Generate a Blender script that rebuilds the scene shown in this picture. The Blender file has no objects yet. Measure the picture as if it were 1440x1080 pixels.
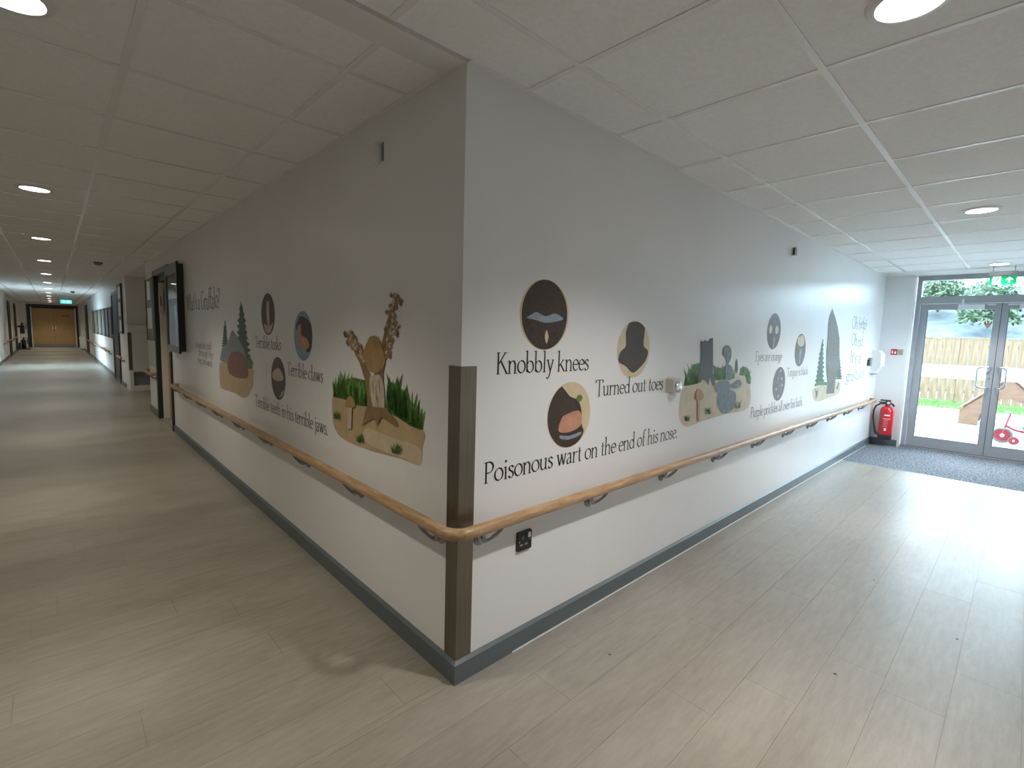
import bpy, math, random
from mathutils import Vector, Matrix

random.seed(7)
PI = math.pi
scene = bpy.context.scene
COL = scene.collection

# ------------------------------------------------------------------ camera
FPX, YAW, PITCH, ROLL = 682.4, 0.81323, -0.10141, 0.02998
CAM = Vector((-1.1115, -1.4563, 1.40))
ZC = 2.355                       # ceiling height
_F = Vector((math.cos(YAW) * math.cos(PITCH), math.sin(YAW) * math.cos(PITCH), math.sin(PITCH)))
_R0 = Vector((math.sin(YAW), -math.cos(YAW), 0))
_U0 = _R0.cross(_F)
_R = _R0 * math.cos(ROLL) + _U0 * math.sin(ROLL)
_U = -_R0 * math.sin(ROLL) + _U0 * math.cos(ROLL)
cam_d = bpy.data.cameras.new('camera')
cam = bpy.data.objects.new('camera', cam_d)
COL.objects.link(cam)
M3 = Matrix((_R, _U, -_F)).transposed()
cam.matrix_world = Matrix.Translation(CAM) @ M3.to_4x4()
cam_d.sensor_fit = 'HORIZONTAL'
cam_d.sensor_width = 36.0
cam_d.lens = FPX / 1440 * 36.0
cam_d.clip_start = 0.02
cam_d.clip_end = 300
scene.camera = cam


def px_ray(x, y):
    return _R * ((x - 720.4) / FPX) + _U * (-(y - 540.8) / FPX) + _F


def wr(x, y, off=0.0):
    """photo pixel -> (x, z) on the wall y = -off"""
    r = px_ray(x, y)
    t = (-off - CAM.y) / r.y
    p = CAM + r * t
    return (p.x, p.z)


def wl(x, y, off=0.0):
    """photo pixel -> (-y, z) on the wall x = -off"""
    r = px_ray(x, y)
    t = (-off - CAM.x) / r.x
    p = CAM + r * t
    return (-p.y, p.z)


# ------------------------------------------------------------------ world, exposure
SKY = 15.0
LAMP = 9.0            # glow of the downlight lenses
SPOT_ENTRANCE = 170.0  # beam of each downlight, entrance corridor
SPOT_LONG = 100.0      # dimmer row along the long corridor
world = bpy.data.worlds.new('overcast_sky')
scene.world = world
world.use_nodes = True
wn = world.node_tree
bg = wn.nodes['Background']
bg.inputs[0].default_value = (0.66, 0.84, 1.0, 1)
bg.inputs[1].default_value = SKY
scene.view_settings.view_transform = 'Standard'
scene.view_settings.look = 'None'
scene.view_settings.gamma = 1.0
scene.view_settings.use_curve_mapping = False
scene.view_settings.exposure = 0.31


# ------------------------------------------------------------------ materials
def nd(nt, kind, **kw):
    n = nt.nodes.new(kind)
    for k, v in kw.items():
        n.inputs[k].default_value = v
    return n


def mat(name, col, rough=0.5, spec=0.5, metal=0.0, var=0.0, scale=8.0, stretch=(1, 1, 1), bump=0.0, bscale=None,
        col2=None, lo=0.35, hi=0.65, detail=4.0, emit=0.0, coat=0.0, rvar=0.0):
    m = bpy.data.materials.new(name)
    m.use_nodes = True
    nt = m.node_tree
    b = nt.nodes['Principled BSDF']
    b.inputs['Roughness'].default_value = rough
    b.inputs['Specular IOR Level'].default_value = spec
    b.inputs['Metallic'].default_value = metal
    b.inputs['Coat Weight'].default_value = coat
    c = (*col, 1)
    if col2 is None and var > 0:
        col2 = tuple(min(1, x * (1 + var)) for x in col)
        c = (*[x * (1 - var) for x in col], 1)
    if col2 is not None or bump or rvar:
        tc = nt.nodes.new('ShaderNodeTexCoord')
        mp = nt.nodes.new('ShaderNodeMapping')
        mp.inputs['Scale'].default_value = stretch
        nt.links.new(tc.outputs['Object'], mp.inputs['Vector'])
        no = nt.nodes.new('ShaderNodeTexNoise')
        no.inputs['Scale'].default_value = scale
        no.inputs['Detail'].default_value = detail
        no.inputs['Roughness'].default_value = 0.6
        nt.links.new(mp.outputs['Vector'], no.inputs['Vector'])
        if col2 is not None:
            cr = nt.nodes.new('ShaderNodeValToRGB')
            cr.color_ramp.elements[0].position = lo
            cr.color_ramp.elements[1].position = hi
            cr.color_ramp.elements[0].color = c
            cr.color_ramp.elements[1].color = (*col2, 1)
            nt.links.new(no.outputs['Fac'], cr.inputs['Fac'])
            nt.links.new(cr.outputs['Color'], b.inputs['Base Color'])
        else:
            b.inputs['Base Color'].default_value = c
        if rvar:
            mr = nt.nodes.new('ShaderNodeMapRange')
            mr.inputs['From Min'].default_value = 0.3
            mr.inputs['From Max'].default_value = 0.7
            mr.inputs['To Min'].default_value = rough - rvar
            mr.inputs['To Max'].default_value = rough + rvar
            nt.links.new(no.outputs['Fac'], mr.inputs['Value'])
            nt.links.new(mr.outputs['Result'], b.inputs['Roughness'])
        if bump:
            n2 = no
            if bscale:
                n2 = nt.nodes.new('ShaderNodeTexNoise')
                n2.inputs['Scale'].default_value = bscale
                n2.inputs['Detail'].default_value = 3
                nt.links.new(mp.outputs['Vector'], n2.inputs['Vector'])
            bp = nt.nodes.new('ShaderNodeBump')
            bp.inputs['Strength'].default_value = bump
            bp.inputs['Distance'].default_value = 0.002
            nt.links.new(n2.outputs['Fac'], bp.inputs['Height'])
            nt.links.new(bp.outputs['Normal'], b.inputs['Normal'])
    else:
        b.inputs['Base Color'].default_value = c
    if emit:
        b.inputs['Emission Color'].default_value = c
        b.inputs['Emission Strength'].default_value = emit
    return m


def glass_mat(name, tint=(0.93, 0.97, 0.97), gloss=0.02, haze=0.0, ior=1.45):
    m = bpy.data.materials.new(name)
    m.use_nodes = True
    nt = m.node_tree
    nt.nodes.remove(nt.nodes['Principled BSDF'])
    out = nt.nodes['Material Output']
    tr = nd(nt, 'ShaderNodeBsdfTransparent', Color=(*tint, 1))
    gl = nd(nt, 'ShaderNodeBsdfGlossy', Color=(1, 1, 1, 1), Roughness=gloss)
    fr = nd(nt, 'ShaderNodeFresnel', IOR=ior)
    mx = nt.nodes.new('ShaderNodeMixShader')
    nt.links.new(fr.outputs[0], mx.inputs[0])
    nt.links.new(tr.outputs[0], mx.inputs[1])
    nt.links.new(gl.outputs[0], mx.inputs[2])
    last = mx
    if haze:
        df = nd(nt, 'ShaderNodeBsdfTranslucent', Color=(0.95, 0.97, 1, 1))
        m2 = nt.nodes.new('ShaderNodeMixShader')
        m2.inputs[0].default_value = haze
        nt.links.new(mx.outputs[0], m2.inputs[1])
        nt.links.new(df.outputs[0], m2.inputs[2])
        last = m2
    nt.links.new(last.outputs[0], out.inputs['Surface'])
    return m


def floor_mat(name, whole):
    """greige oak vinyl; 'whole' also draws plank tone and seams where the boards are too far away to tell apart"""
    m = bpy.data.materials.new(name)
    m.use_nodes = True
    nt = m.node_tree
    L = nt.links.new
    b = nt.nodes['Principled BSDF']
    geo = nt.nodes.new('ShaderNodeNewGeometry')
    mp = nt.nodes.new('ShaderNodeMapping')
    mp.inputs['Scale'].default_value = (1.0, 6.0, 1.0)
    L(geo.outputs['Position'], mp.inputs['Vector'])
    grain = nd(nt, 'ShaderNodeTexNoise', Scale=7.0, Detail=7.0, Roughness=0.72)
    L(mp.outputs[0], grain.inputs['Vector'])
    mp2 = nt.nodes.new('ShaderNodeMapping')
    mp2.inputs['Scale'].default_value = (0.5, 1.4, 1.0)
    L(geo.outputs['Position'], mp2.inputs['Vector'])
    big = nd(nt, 'ShaderNodeTexNoise', Scale=2.2, Detail=4.0, Roughness=0.6)
    L(mp2.outputs[0], big.inputs['Vector'])
    cr = nt.nodes.new('ShaderNodeValToRGB')
    cr.color_ramp.elements[0].position = 0.36
    cr.color_ramp.elements[0].color = (0.252, 0.226, 0.186, 1)
    cr.color_ramp.elements[1].position = 0.62
    cr.color_ramp.elements[1].color = (0.350, 0.322, 0.276, 1)
    mixn = nt.nodes.new('ShaderNodeMath')
    mixn.operation = 'MULTIPLY_ADD'
    mixn.inputs[1].default_value = 0.5
    half = nt.nodes.new('ShaderNodeMath')
    half.operation = 'MULTIPLY'
    half.inputs[1].default_value = 0.5
    L(big.outputs['Fac'], half.inputs[0])
    L(grain.outputs['Fac'], mixn.inputs[0])
    L(half.outputs[0], mixn.inputs[2])
    L(mixn.outputs[0], cr.inputs['Fac'])
    # knots / scuffs
    spots = nd(nt, 'ShaderNodeTexVoronoi', Scale=2.3)
    L(mp2.outputs[0], spots.inputs['Vector'])
    oi = nt.nodes.new('ShaderNodeObjectInfo')
    rng = nt.nodes.new('ShaderNodeMapRange')
    rng.inputs['To Min'].default_value = 0.96
    rng.inputs['To Max'].default_value = 1.03
    L(oi.outputs['Random'], rng.inputs['Value'])
    mul = nt.nodes.new('ShaderNodeMixRGB')
    mul.blend_type = 'MULTIPLY'
    mul.inputs[0].default_value = 1.0
    L(cr.outputs['Color'], mul.inputs[1])
    cmb = nt.nodes.new('ShaderNodeCombineXYZ')
    for i in range(3):
        L(rng.outputs[0], cmb.inputs[i])
    L(cmb.outputs[0], mul.inputs[2])
    L(mul.outputs[0], b.inputs['Base Color'])
    rr = nt.nodes.new('ShaderNodeMapRange')
    rr.inputs['From Min'].default_value = 0.3
    rr.inputs['From Max'].default_value = 0.7
    rr.inputs['To Min'].default_value = 0.33
    rr.inputs['To Max'].default_value = 0.43
    L(big.outputs['Fac'], rr.inputs['Value'])
    L(rr.outputs[0], b.inputs['Roughness'])
    b.inputs['Specular IOR Level'].default_value = 0.5
    bp = nt.nodes.new('ShaderNodeBump')
    bp.inputs['Strength'].default_value = 0.10
    bp.inputs['Distance'].default_value = 0.001
    L(grain.outputs['Fac'], bp.inputs['Height'])
    L(bp.outputs[0], b.inputs['Normal'])
    return m


M = {}
M['wall'] = mat('wall_paint', (0.82, 0.815, 0.81), rough=0.31, spec=0.5, var=0.015, scale=2.0, bump=0.04, bscale=90)
M['tile'] = mat('ceiling_tile', (0.90, 0.895, 0.88), rough=0.85, spec=0.2, var=0.03, scale=60, bump=0.25, bscale=220)
M['grid'] = mat('grid_bar', (0.86, 0.855, 0.84), rough=0.27, spec=0.5)
M['plaster'] = mat('plaster', (0.78, 0.77, 0.74), rough=0.6, spec=0.3, var=0.02, scale=3)
M['plank'] = floor_mat('vinyl_plank', False)
M['under'] = mat('floor_joint', (0.20, 0.17, 0.14), rough=0.9)
M['skirt'] = mat('grey_skirting', (0.115, 0.14, 0.15), rough=0.38, var=0.05, scale=5)
M['oak_x'] = mat('oak_rail', (0.36, 0.205, 0.095), rough=0.34, col2=(0.54, 0.365, 0.205), scale=5, stretch=(1.5, 16, 16), bump=0.1)
M['oak_y'] = mat('oak_rail_long', (0.36, 0.205, 0.095), rough=0.34, col2=(0.54, 0.365, 0.205), scale=5, stretch=(16, 1.5, 16), bump=0.1)
M['oak_c'] = mat('oak_bend', (0.36, 0.205, 0.095), rough=0.34, col2=(0.54, 0.365, 0.205), scale=6, stretch=(6, 6, 14), bump=0.1)
M['steel'] = mat('brushed_steel', (0.235, 0.215, 0.175), rough=0.33, metal=1.0, var=0.12, scale=8, stretch=(40, 40, 0.6))
M['bracket'] = mat('bracket_steel', (0.30, 0.30, 0.30), rough=0.32, metal=1.0)
M['chrome'] = mat('chrome', (0.72, 0.74, 0.80), rough=0.16, metal=1.0)
M['alu'] = mat('door_aluminium', (0.37, 0.39, 0.42), rough=0.35, metal=0.0, var=0.03, scale=6)
M['alu_d'] = mat('door_gasket', (0.05, 0.055, 0.06), rough=0.6)
M['closer'] = mat('closer_silver', (0.78, 0.80, 0.83), rough=0.4, metal=0.2)
M['glass'] = glass_mat('door_glass')
M['frost'] = glass_mat('frosted_band', haze=0.35)
M['pane'] = glass_mat('board_pane', tint=(.75, .8, .8), ior=1.16)
M['white'] = mat('white_plastic', (0.80, 0.80, 0.79), rough=0.35)
M['white2'] = mat('white_gloss_wood', (0.85, 0.85, 0.82), rough=0.35)
M['cream'] = mat('cream_panel', (0.55, 0.53, 0.47), rough=0.45, var=0.03, scale=4)
M['black'] = mat('black_plastic', (0.018, 0.018, 0.02), rough=0.35)
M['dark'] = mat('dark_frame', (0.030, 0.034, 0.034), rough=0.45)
M['dkgreen'] = mat('dark_green_frame', (0.022, 0.032, 0.030), rough=0.45)
M['grey'] = mat('grey_plastic', (0.25, 0.26, 0.27), rough=0.45)
M['red'] = mat('extinguisher_red', (0.62, 0.012, 0.02), rough=0.22, coat=0.4)
M['redplate'] = mat('sign_red', (0.62, 0.02, 0.03), rough=0.4)
M['green'] = mat('exit_green', (0.0, 0.36, 0.13), rough=0.3, emit=0.35)
M['exitwhite'] = mat('exit_white', (0.9, 0.95, 0.92), rough=0.3, emit=0.6)
M['cyan'] = mat('exit_cyan', (0.05, 0.45, 0.55), rough=0.3, emit=2.2)
M['lamp'] = mat('lamp_lens', (1.0, 0.96, 0.93), rough=0.3, emit=LAMP)
M['mat'] = mat('entrance_mat', (0.05, 0.06, 0.08), rough=0.95, spec=0.2, col2=(0.34, 0.37, 0.41), scale=60, lo=0.36, hi=0.68, bump=0.6, bscale=300, detail=2)
M['edge'] = mat('mat_edge', (0.6, 0.62, 0.64), rough=0.35, metal=0.6)
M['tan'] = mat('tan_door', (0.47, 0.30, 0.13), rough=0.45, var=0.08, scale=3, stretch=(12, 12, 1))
M['ink'] = mat('black_paint', (0.012, 0.011, 0.012), rough=0.36)
M['ink2'] = mat('brown_black_paint', (0.045, 0.035, 0.028), rough=0.36)
M['ink3'] = mat('grey_glare_ink', (0.20, 0.19, 0.18), rough=0.36)  # grey for faint words; also black words paled by painted-in glare
M['paving'] = mat('paving', (0.26, 0.255, 0.25), rough=0.9, var=0.1, scale=3)
M['drain'] = mat('drain_channel', (0.06, 0.06, 0.065), rough=0.6)
M['grass'] = mat('lawn', (0.05, 0.12, 0.02), rough=0.9, col2=(0.10, 0.19, 0.04), scale=14, bump=0.8, bscale=60)
M['fence'] = mat('fence_board', (0.105, 0.064, 0.035), rough=0.8, col2=(0.165, 0.108, 0.065), scale=3, stretch=(8, 8, 0.8))
M['ply'] = mat('play_wood', (0.095, 0.045, 0.022), rough=0.6, col2=(0.13, 0.066, 0.034), scale=4, stretch=(2, 2, 6))
M['bank'] = mat('stone_bank', (0.055, 0.07, 0.08), rough=0.95, col2=(0.12, 0.14, 0.145), scale=3, bump=1.0, bscale=8)
M['hedge'] = mat('hedge_leaf', (0.03, 0.06, 0.03), rough=0.8, col2=(0.075, 0.115, 0.06), scale=5)
M['rubber'] = mat('tyre_rubber', (0.09, 0.08, 0.075), rough=0.7)
M['trike'] = mat('trike_red', (0.20, 0.006, 0.012), rough=0.3)
M['brickout'] = mat('outer_render', (0.5, 0.48, 0.45), rough=0.9)


# ------------------------------------------------------------------ mesh helpers
class MB:
    def __init__(self):
        self.v, self.f = [], []

    def add(self, vs, fs):
        o = len(self.v)
        self.v += [tuple(p) for p in vs]
        self.f += [tuple(i + o for i in f) for f in fs]
        return self

    def box(self, x0, x1, y0, y1, z0, z1, mtx=None):
        vs = [Vector((x, y, z)) for z in (z0, z1) for y in (y0, y1) for x in (x0, x1)]
        if mtx is not None:
            vs = [mtx @ p for p in vs]
        return self.add(vs, [(0, 2, 3, 1), (4, 5, 7, 6), (0, 1, 5, 4), (2, 6, 7, 3), (0, 4, 6, 2), (1, 3, 7, 5)])

    def bbox(self, x0, x1, y0, y1, z0, z1, b, axis='y'):
        """box whose edges along `axis` are chamfered by b"""
        if axis == 'y':
            prof = [(x0 + b, z0), (x1 - b, z0), (x1, z0 + b), (x1, z1 - b), (x1 - b, z1), (x0 + b, z1), (x0, z1 - b), (x0, z0 + b)]
            A = [(p[0], y0, p[1]) for p in prof]
            B = [(p[0], y1, p[1]) for p in prof]
        elif axis == 'x':
            prof = [(y0 + b, z0), (y1 - b, z0), (y1, z0 + b), (y1, z1 - b), (y1 - b, z1), (y0 + b, z1), (y0, z1 - b), (y0, z0 + b)]
            A = [(x0, p[0], p[1]) for p in prof]
            B = [(x1, p[0], p[1]) for p in prof]
        else:
            prof = [(x0 + b, y0), (x1 - b, y0), (x1, y0 + b), (x1, y1 - b), (x1 - b, y1), (x0 + b, y1), (x0, y1 - b), (x0, y0 + b)]
            A = [(p[0], p[1], z0) for p in prof]
            B = [(p[0], p[1], z1) for p in prof]
        n = 8
        return self.add(A + B, [tuple(range(n)), tuple(range(2 * n - 1, n - 1, -1))] +
                        [((i + 1) % n, i, n + i, n + (i + 1) % n) for i in range(n)])

    def prism(self, poly, z0, z1):
        n = len(poly)
        return self.add([(x, y, z0) for x, y in poly] + [(x, y, z1) for x, y in poly],
                        [tuple(range(n - 1, -1, -1)), tuple(range(n, 2 * n))] +
                        [(i, (i + 1) % n, n + (i + 1) % n, n + i) for i in range(n)])

    def extrude(self, pts, d):
        """closed 3-D outline pushed along vector d"""
        n = len(pts)
        d = Vector(d)
        return self.add([Vector(p) for p in pts] + [Vector(p) + d for p in pts],
                        [tuple(range(n)), tuple(range(2 * n - 1, n - 1, -1))] +
                        [((i + 1) % n, i, n + i, n + (i + 1) % n) for i in range(n)])

    def tube(self, pts, r, n=10, cap=True, ry=None):
        pts = [Vector(p) for p in pts]
        rs = r if isinstance(r, (list, tuple)) else [r] * len(pts)
        rings = []
        prev = None
        for i, p in enumerate(pts):
            t = (pts[min(i + 1, len(pts) - 1)] - pts[max(i - 1, 0)]).normalized()
            if prev is None:
                a = Vector((0, 0, 1)) if abs(t.z) < 0.9 else Vector((1, 0, 0))
            else:
                a = prev
            a = (a - t * a.dot(t)).normalized()
            prev = a
            b = t.cross(a)
            rings.append([p + a * (rs[i] if ry is None else ry) * math.cos(2 * PI * k / n) + b * rs[i] * math.sin(2 * PI * k / n) for k in range(n)])
        vs = [q for rg in rings for q in rg]
        fs = []
        for i in range(len(pts) - 1):
            for k in range(n):
                k2 = (k + 1) % n
                fs.append((i * n + k, i * n + k2, (i + 1) * n + k2, (i + 1) * n + k))
        if cap:
            fs.append(tuple(range(n - 1, -1, -1)))
            o = (len(pts) - 1) * n
            fs.append(tuple(o + k for k in range(n)))
        return self.add(vs, fs)

    def lathe(self, prof, n=24, at=(0, 0, 0), mtx=None):
        vs, fs = [], []
        at = Vector(at)
        for r, z in prof:
            for k in range(n):
                p = Vector((r * math.cos(2 * PI * k / n), r * math.sin(2 * PI * k / n), z))
                if mtx is not None:
                    p = mtx @ p
                vs.append(at + p)
        for i in range(len(prof) - 1):
            for k in range(n):
                k2 = (k + 1) % n
                fs.append((i * n + k, i * n + k2, (i + 1) * n + k2, (i + 1) * n + k))
        fs.append(tuple(range(n - 1, -1, -1)))
        o = (len(prof) - 1) * n
        fs.append(tuple(o + k for k in range(n)))
        return self.add(vs, fs)

    def mesh(self, name, m, smooth=False):
        me = bpy.data.meshes.new(name)
        me.from_pydata(self.v, [], self.f)
        me.update()
        if m is not None:
            me.materials.append(m)
        if smooth:
            for p in me.polygons:
                p.use_smooth = True
            try:
                me.set_sharp_from_angle(angle=math.radians(40))
            except Exception:
                pass
        return me

    def build(self, name, m, parent=None, smooth=False, loc=None):
        o = bpy.data.objects.new(name, self.mesh(name, M[m] if isinstance(m, str) else m, smooth))
        COL.objects.link(o)
        if loc is not None:
            o.location = loc
        if parent is not None:
            o.parent = parent
        return o


def link(name, me, parent=None, loc=None):
    o = bpy.data.objects.new(name, me)
    COL.objects.link(o)
    if parent is not None:
        o.parent = parent
    if loc is not None:
        o.location = loc
    return o


def tag(o, label=None, cat=None, group=None, kind=None):
    for k, v in (('label', label), ('category', cat), ('group', group), ('kind', kind)):
        if v:
            o[k] = v
    return o


def thing(name, label, cat, loc=(0, 0, 0), group=None, kind=None):
    o = bpy.data.objects.new(name, None)
    COL.objects.link(o)
    o.location = loc
    o.empty_display_size = 0.1
    return tag(o, label, cat, group, kind)


def structure(o, label=None, cat=None):
    return tag(o, label, cat, kind='structure')


# ------------------------------------------------------------------ the corridor shell
W = -2.34            # outer walls of both corridors: x = W and y = W
XE = 7.40            # end wall with the glazed doors
YE = 34.3            # far end of the long corridor
XD = 7.60            # plane of the glazed doors
Y1 = 8.27            # where the mural wall of the long corridor ends
Y2 = 11.30           # far side of the recess
T = 0.15

fl_ = structure(MB().prism([(W, W), (XD + .12, W), (XD + .12, 0), (0, 0), (0, 6.18), (.19, 6.18), (.19, 7.34), (0, 7.34), (0, Y1), (1.0, Y1), (1.0, Y2), (0, Y2), (0, YE + .2), (W, YE + .2)], -0.05, -0.003).build('floor', 'under'),
                'pale greige oak-look vinyl plank floor running through both corridors', 'floor')


def clip_len(a0, a1, lo, hi):
    return max(a0, lo), min(a1, hi)


PW, PL, GAP = 0.2, 1.22, 0.00045
offs = {0: 0.28, -1: -0.05, -2: 0.62, -3: 0.93, -4: 0.17}
rows = range(-12, 47)
far_planks = MB()
for k in rows:
    y0 = -0.17 + PW * k
    y1 = y0 + PW
    y0c, y1c = max(y0, W), y1
    if y0 < 0 < y1:
        segs = [(y0c, 0.0, W, 5.79), (0.0, y1, W, 0.0)]
    elif y1 <= 0:
        segs = [(y0c, y1c, W, 5.79)]
    elif y0 >= Y1 - 0.02:
        segs = [(y0, y1, W, 1.0)]
    else:
        segs = [(y0, y1, W, 0.0)]
    off = offs.get(k + 1, random.random() * PL) if k <= 0 else random.random() * PL
    for (ya, yb, xa, xb) in segs:
        if yb - ya < 0.015:
            continue
        n0 = int(math.floor((xa - off) / PL)) - 1
        x = off + n0 * PL
        while x < xb:
            a, b = clip_len(x, x + PL, xa, xb)
            if b - a > 0.02:
                # one thin board with a hair-line joint all round
                MB().box(a + GAP, b - GAP, ya + GAP, yb - GAP, -0.003, 0.0).build('plank', 'plank', fl_)
            x += PL
MB().prism([(W, -0.17 + PW * 47), (1.0, -0.17 + PW * 47), (1.0, Y2), (0, Y2), (0, YE + .15), (W, YE + .15)], -0.003, 0.0).build('vinyl_sheet', 'plank', fl_)

ZW = ZC + 0.03
# long-corridor wall with the mural, the corner and the wall towards the glazed doors (mitred at the corner)
DY0, DY1, DH = 6.20, 7.32, 2.10
w = MB()
w.prism([(0, 0), (T, T), (T, DY0), (0, DY0)], 0, ZW)
w.box(0, T, DY0, DY1, DH, ZW)
w.prism([(0, DY1), (T, DY1), (T, Y1 - T), (1.0, Y1 - T), (1.0, Y1), (0, Y1)], 0, ZW)
structure(w.build('wall_left', 'wall'), 'white painted corridor wall carrying the painted two-limbed tree', 'wall')
structure(MB().prism([(0, 0), (XE, 0), (XE, T), (T, T)], 0, ZW).build('wall_right', 'wall'), 'white painted wall leading from the corner to the glazed doors', 'wall')
# recess and the wall beyond it
w = MB()
w.box(1.0, 1.0 + T, Y1 - T, Y2 + T, 0, ZW)
w.prism([(0, Y2), (1.0, Y2), (1.0, Y2 + T), (T, Y2 + T), (T, YE), (0, YE)], 0, ZW)
structure(w.build('wall_recess', 'wall'), 'white corridor wall beyond the recess, running to the far tan doors', 'wall')
# outer walls (the long one has a glazed opening that lets daylight in)
WY0, WY1, WZ0, WZ1 = 17.6, 20.4, 0.10, 2.15
w = MB()
w.box(W - T, W, W - T, WY0, 0, ZW)
w.box(W - T, W, WY1, YE, 0, ZW)
w.box(W - T, W, WY0, WY1, 0, WZ0)
w.box(W - T, W, WY0, WY1, WZ1, ZW)
structure(w.build('wall_outer', 'wall'), 'white outer wall of the long corridor with dark doorways', 'wall')
w = MB()
BX0, BX1, BZ0, BZ1 = 5.1, 6.8, 1.0, 1.95
w.box(W, BX0, W - T, W, 0, ZW)
w.box(BX1, XE, W - T, W, 0, ZW)
w.box(BX0, BX1, W - T, W, 0, BZ0)
w.box(BX0, BX1, W - T, W, BZ1, ZW)
structure(w.build('wall_behind', 'wall'), 'white wall opposite the picture wall by the glazed doors', 'wall')
# end walls
w = MB()
EY0, EY1 = -0.31, -2.04
w.box(XE, XD + .1, EY0, T, 0, ZW)
w.box(XE, XD + .1, W - T, EY1, 0, ZW)
structure(w.build('wall_end', 'wall'), 'narrow white wall beside the glazed entrance doors', 'wall')
FX0, FX1, FH = -1.93, -0.17, 2.12
w = MB()
w.box(W - T, FX0, YE, YE + T, 0, ZW)
w.box(FX1, T, YE, YE + T, 0, ZW)
w.box(FX0, FX1, YE, YE + T, FH, ZW)
structure(w.build('wall_far', 'wall'), 'white wall around the tan double doors at the corridor end', 'wall')

# skirting boards
SH, ST = 0.082, 0.015


def skirting(name, plan_out, plan_in, label):
    """plan_out / plan_in: polylines of the front and the wall side"""
    poly = plan_out + plan_in[::-1]
    m = MB()
    n = len(plan_out)
    vs = [(x, y, 0) for x, y in plan_out] + [(x, y, SH) for x, y in plan_out] + [(x, y, SH + .012) for x, y in plan_in] + [(x, y, 0) for x, y in plan_in]
    fs = []
    for i in range(n - 1):
        for a in range(3):
            fs.append((a * n + i, a * n + i + 1, (a + 1) * n + i + 1, (a + 1) * n + i))
    fs.append((0, n, 2 * n, 3 * n))
    fs.append((n - 1, 4 * n - 1, 3 * n - 1, 2 * n - 1))
    m.add(vs, fs)
    return structure(m.build(name, 'skirt'), label, 'skirting')


skirting('baseboard_left', [(-ST, -ST), (-ST, DY0 - .06)], [(0, 0), (0, DY0 - .06)], 'grey skirting board under the long corridor picture wall')
skirting('baseboard_right', [(-ST, -ST), (XE - ST, -ST)], [(0, 0), (XE, 0)], 'grey skirting board under the wall leading to the glazed doors')
skirting('baseboard_end', [(XE - ST, -ST), (XE - ST, EY0)], [(XE, 0), (XE, EY0)], 'short grey skirting under the fire extinguisher')
skirting('baseboard_pier', [(-ST, DY1 + .06), (-ST, Y1 + ST), (1.0, Y1 + ST)], [(0, DY1 + .06), (0, Y1), (1.0, Y1)], 'grey skirting on the short pier past the doorway')
skirting('baseboard_recess', [(-ST, Y2 + .62), (-ST, YE - 0.02)], [(0, Y2 + .62), (0, YE - 0.02)], 'grey skirting along the wall beyond the recess')
skirting('baseboard_outer', [(W + ST, W), (W + ST, YE)], [(W, W), (W, YE)], 'grey skirting along the outer wall of the long corridor')
skirting('baseboard_behind', [(W, W + ST), (XE, W + ST)], [(W, W), (XE, W)], 'grey skirting along the wall opposite the pictures')
structure(MB().box(0.3, XE - .3, -ST - .004, -ST, 0, 0.005).build('trim_1', 'white'), 'thin white sealant line between skirting and floor', 'trim')

# ------------------------------------------------------------------ ceiling
ce = structure(MB().prism([(W - T, W - T), (XD + .1, W - T), (XD + .1, T), (T, T), (T, Y1 - T), (1.0 + T, Y1 - T), (1.0 + T, Y2 + T), (T, Y2 + T), (T, YE + T), (W - T, YE + T)],
                         ZC + .012, ZC + .14).build('ceiling', 'plaster'), 'suspended white tile ceiling with a metal grid over both corridors', 'ceiling')
YL = [0.0, -0.27, -0.87, -1.47, -2.07, W]           # grid lines of the entrance corridor, along x
XT0 = 0.2965 - 0.6 * 4                              # cross lines
XEND = 6.99
STRIP = 0.13                                        # plain plaster strip between the two grids
RB = 0.012                                          # half width of a bar
XL = [0.0, -0.27, -0.87, -1.47, -2.07, W]
YT0 = 0.38


def tile(x0, x1, y0, y1):
    MB().box(x0, x1, y0, y1, ZC + .0035, ZC + .012).build('ceiling_tile', 'tile', ce)


xs = [W] + [XT0 + .6 * i for i in range(1, 20) if W + .05 < XT0 + .6 * i < XEND - .05] + [XEND]
for a, b in zip(xs[:-1], xs[1:]):
    for c, d in zip(YL[1:], YL[:-1]):
        tile(a + RB * .9, b - RB * .9, c + RB * .9, d - RB * .9)
for y in YL[1:-1]:
    MB().box(W, XEND, y - RB, y + RB, ZC, ZC + .006).build('grid_bar', 'grid', ce)
for x in xs[1:-1]:
    for c, d in zip(YL[1:], YL[:-1]):
        MB().box(x - RB, x + RB, c + RB, d - RB, ZC + .0004, ZC + .006).build('grid_bar', 'grid', ce)
MB().box(XEND - .012, XEND + .012, W, 0, ZC - .004, ZC + .012).build('grid_bar', 'grid', ce)
MB().box(0.004, XEND, -.022, 0, ZC - .001, ZC + .012).build('edge_trim', 'grid', ce)
MB().box(XEND + .012, XD + .1, W, 0, ZC - .0, ZC + .012).build('plaster_margin', 'plaster', ce)
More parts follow.
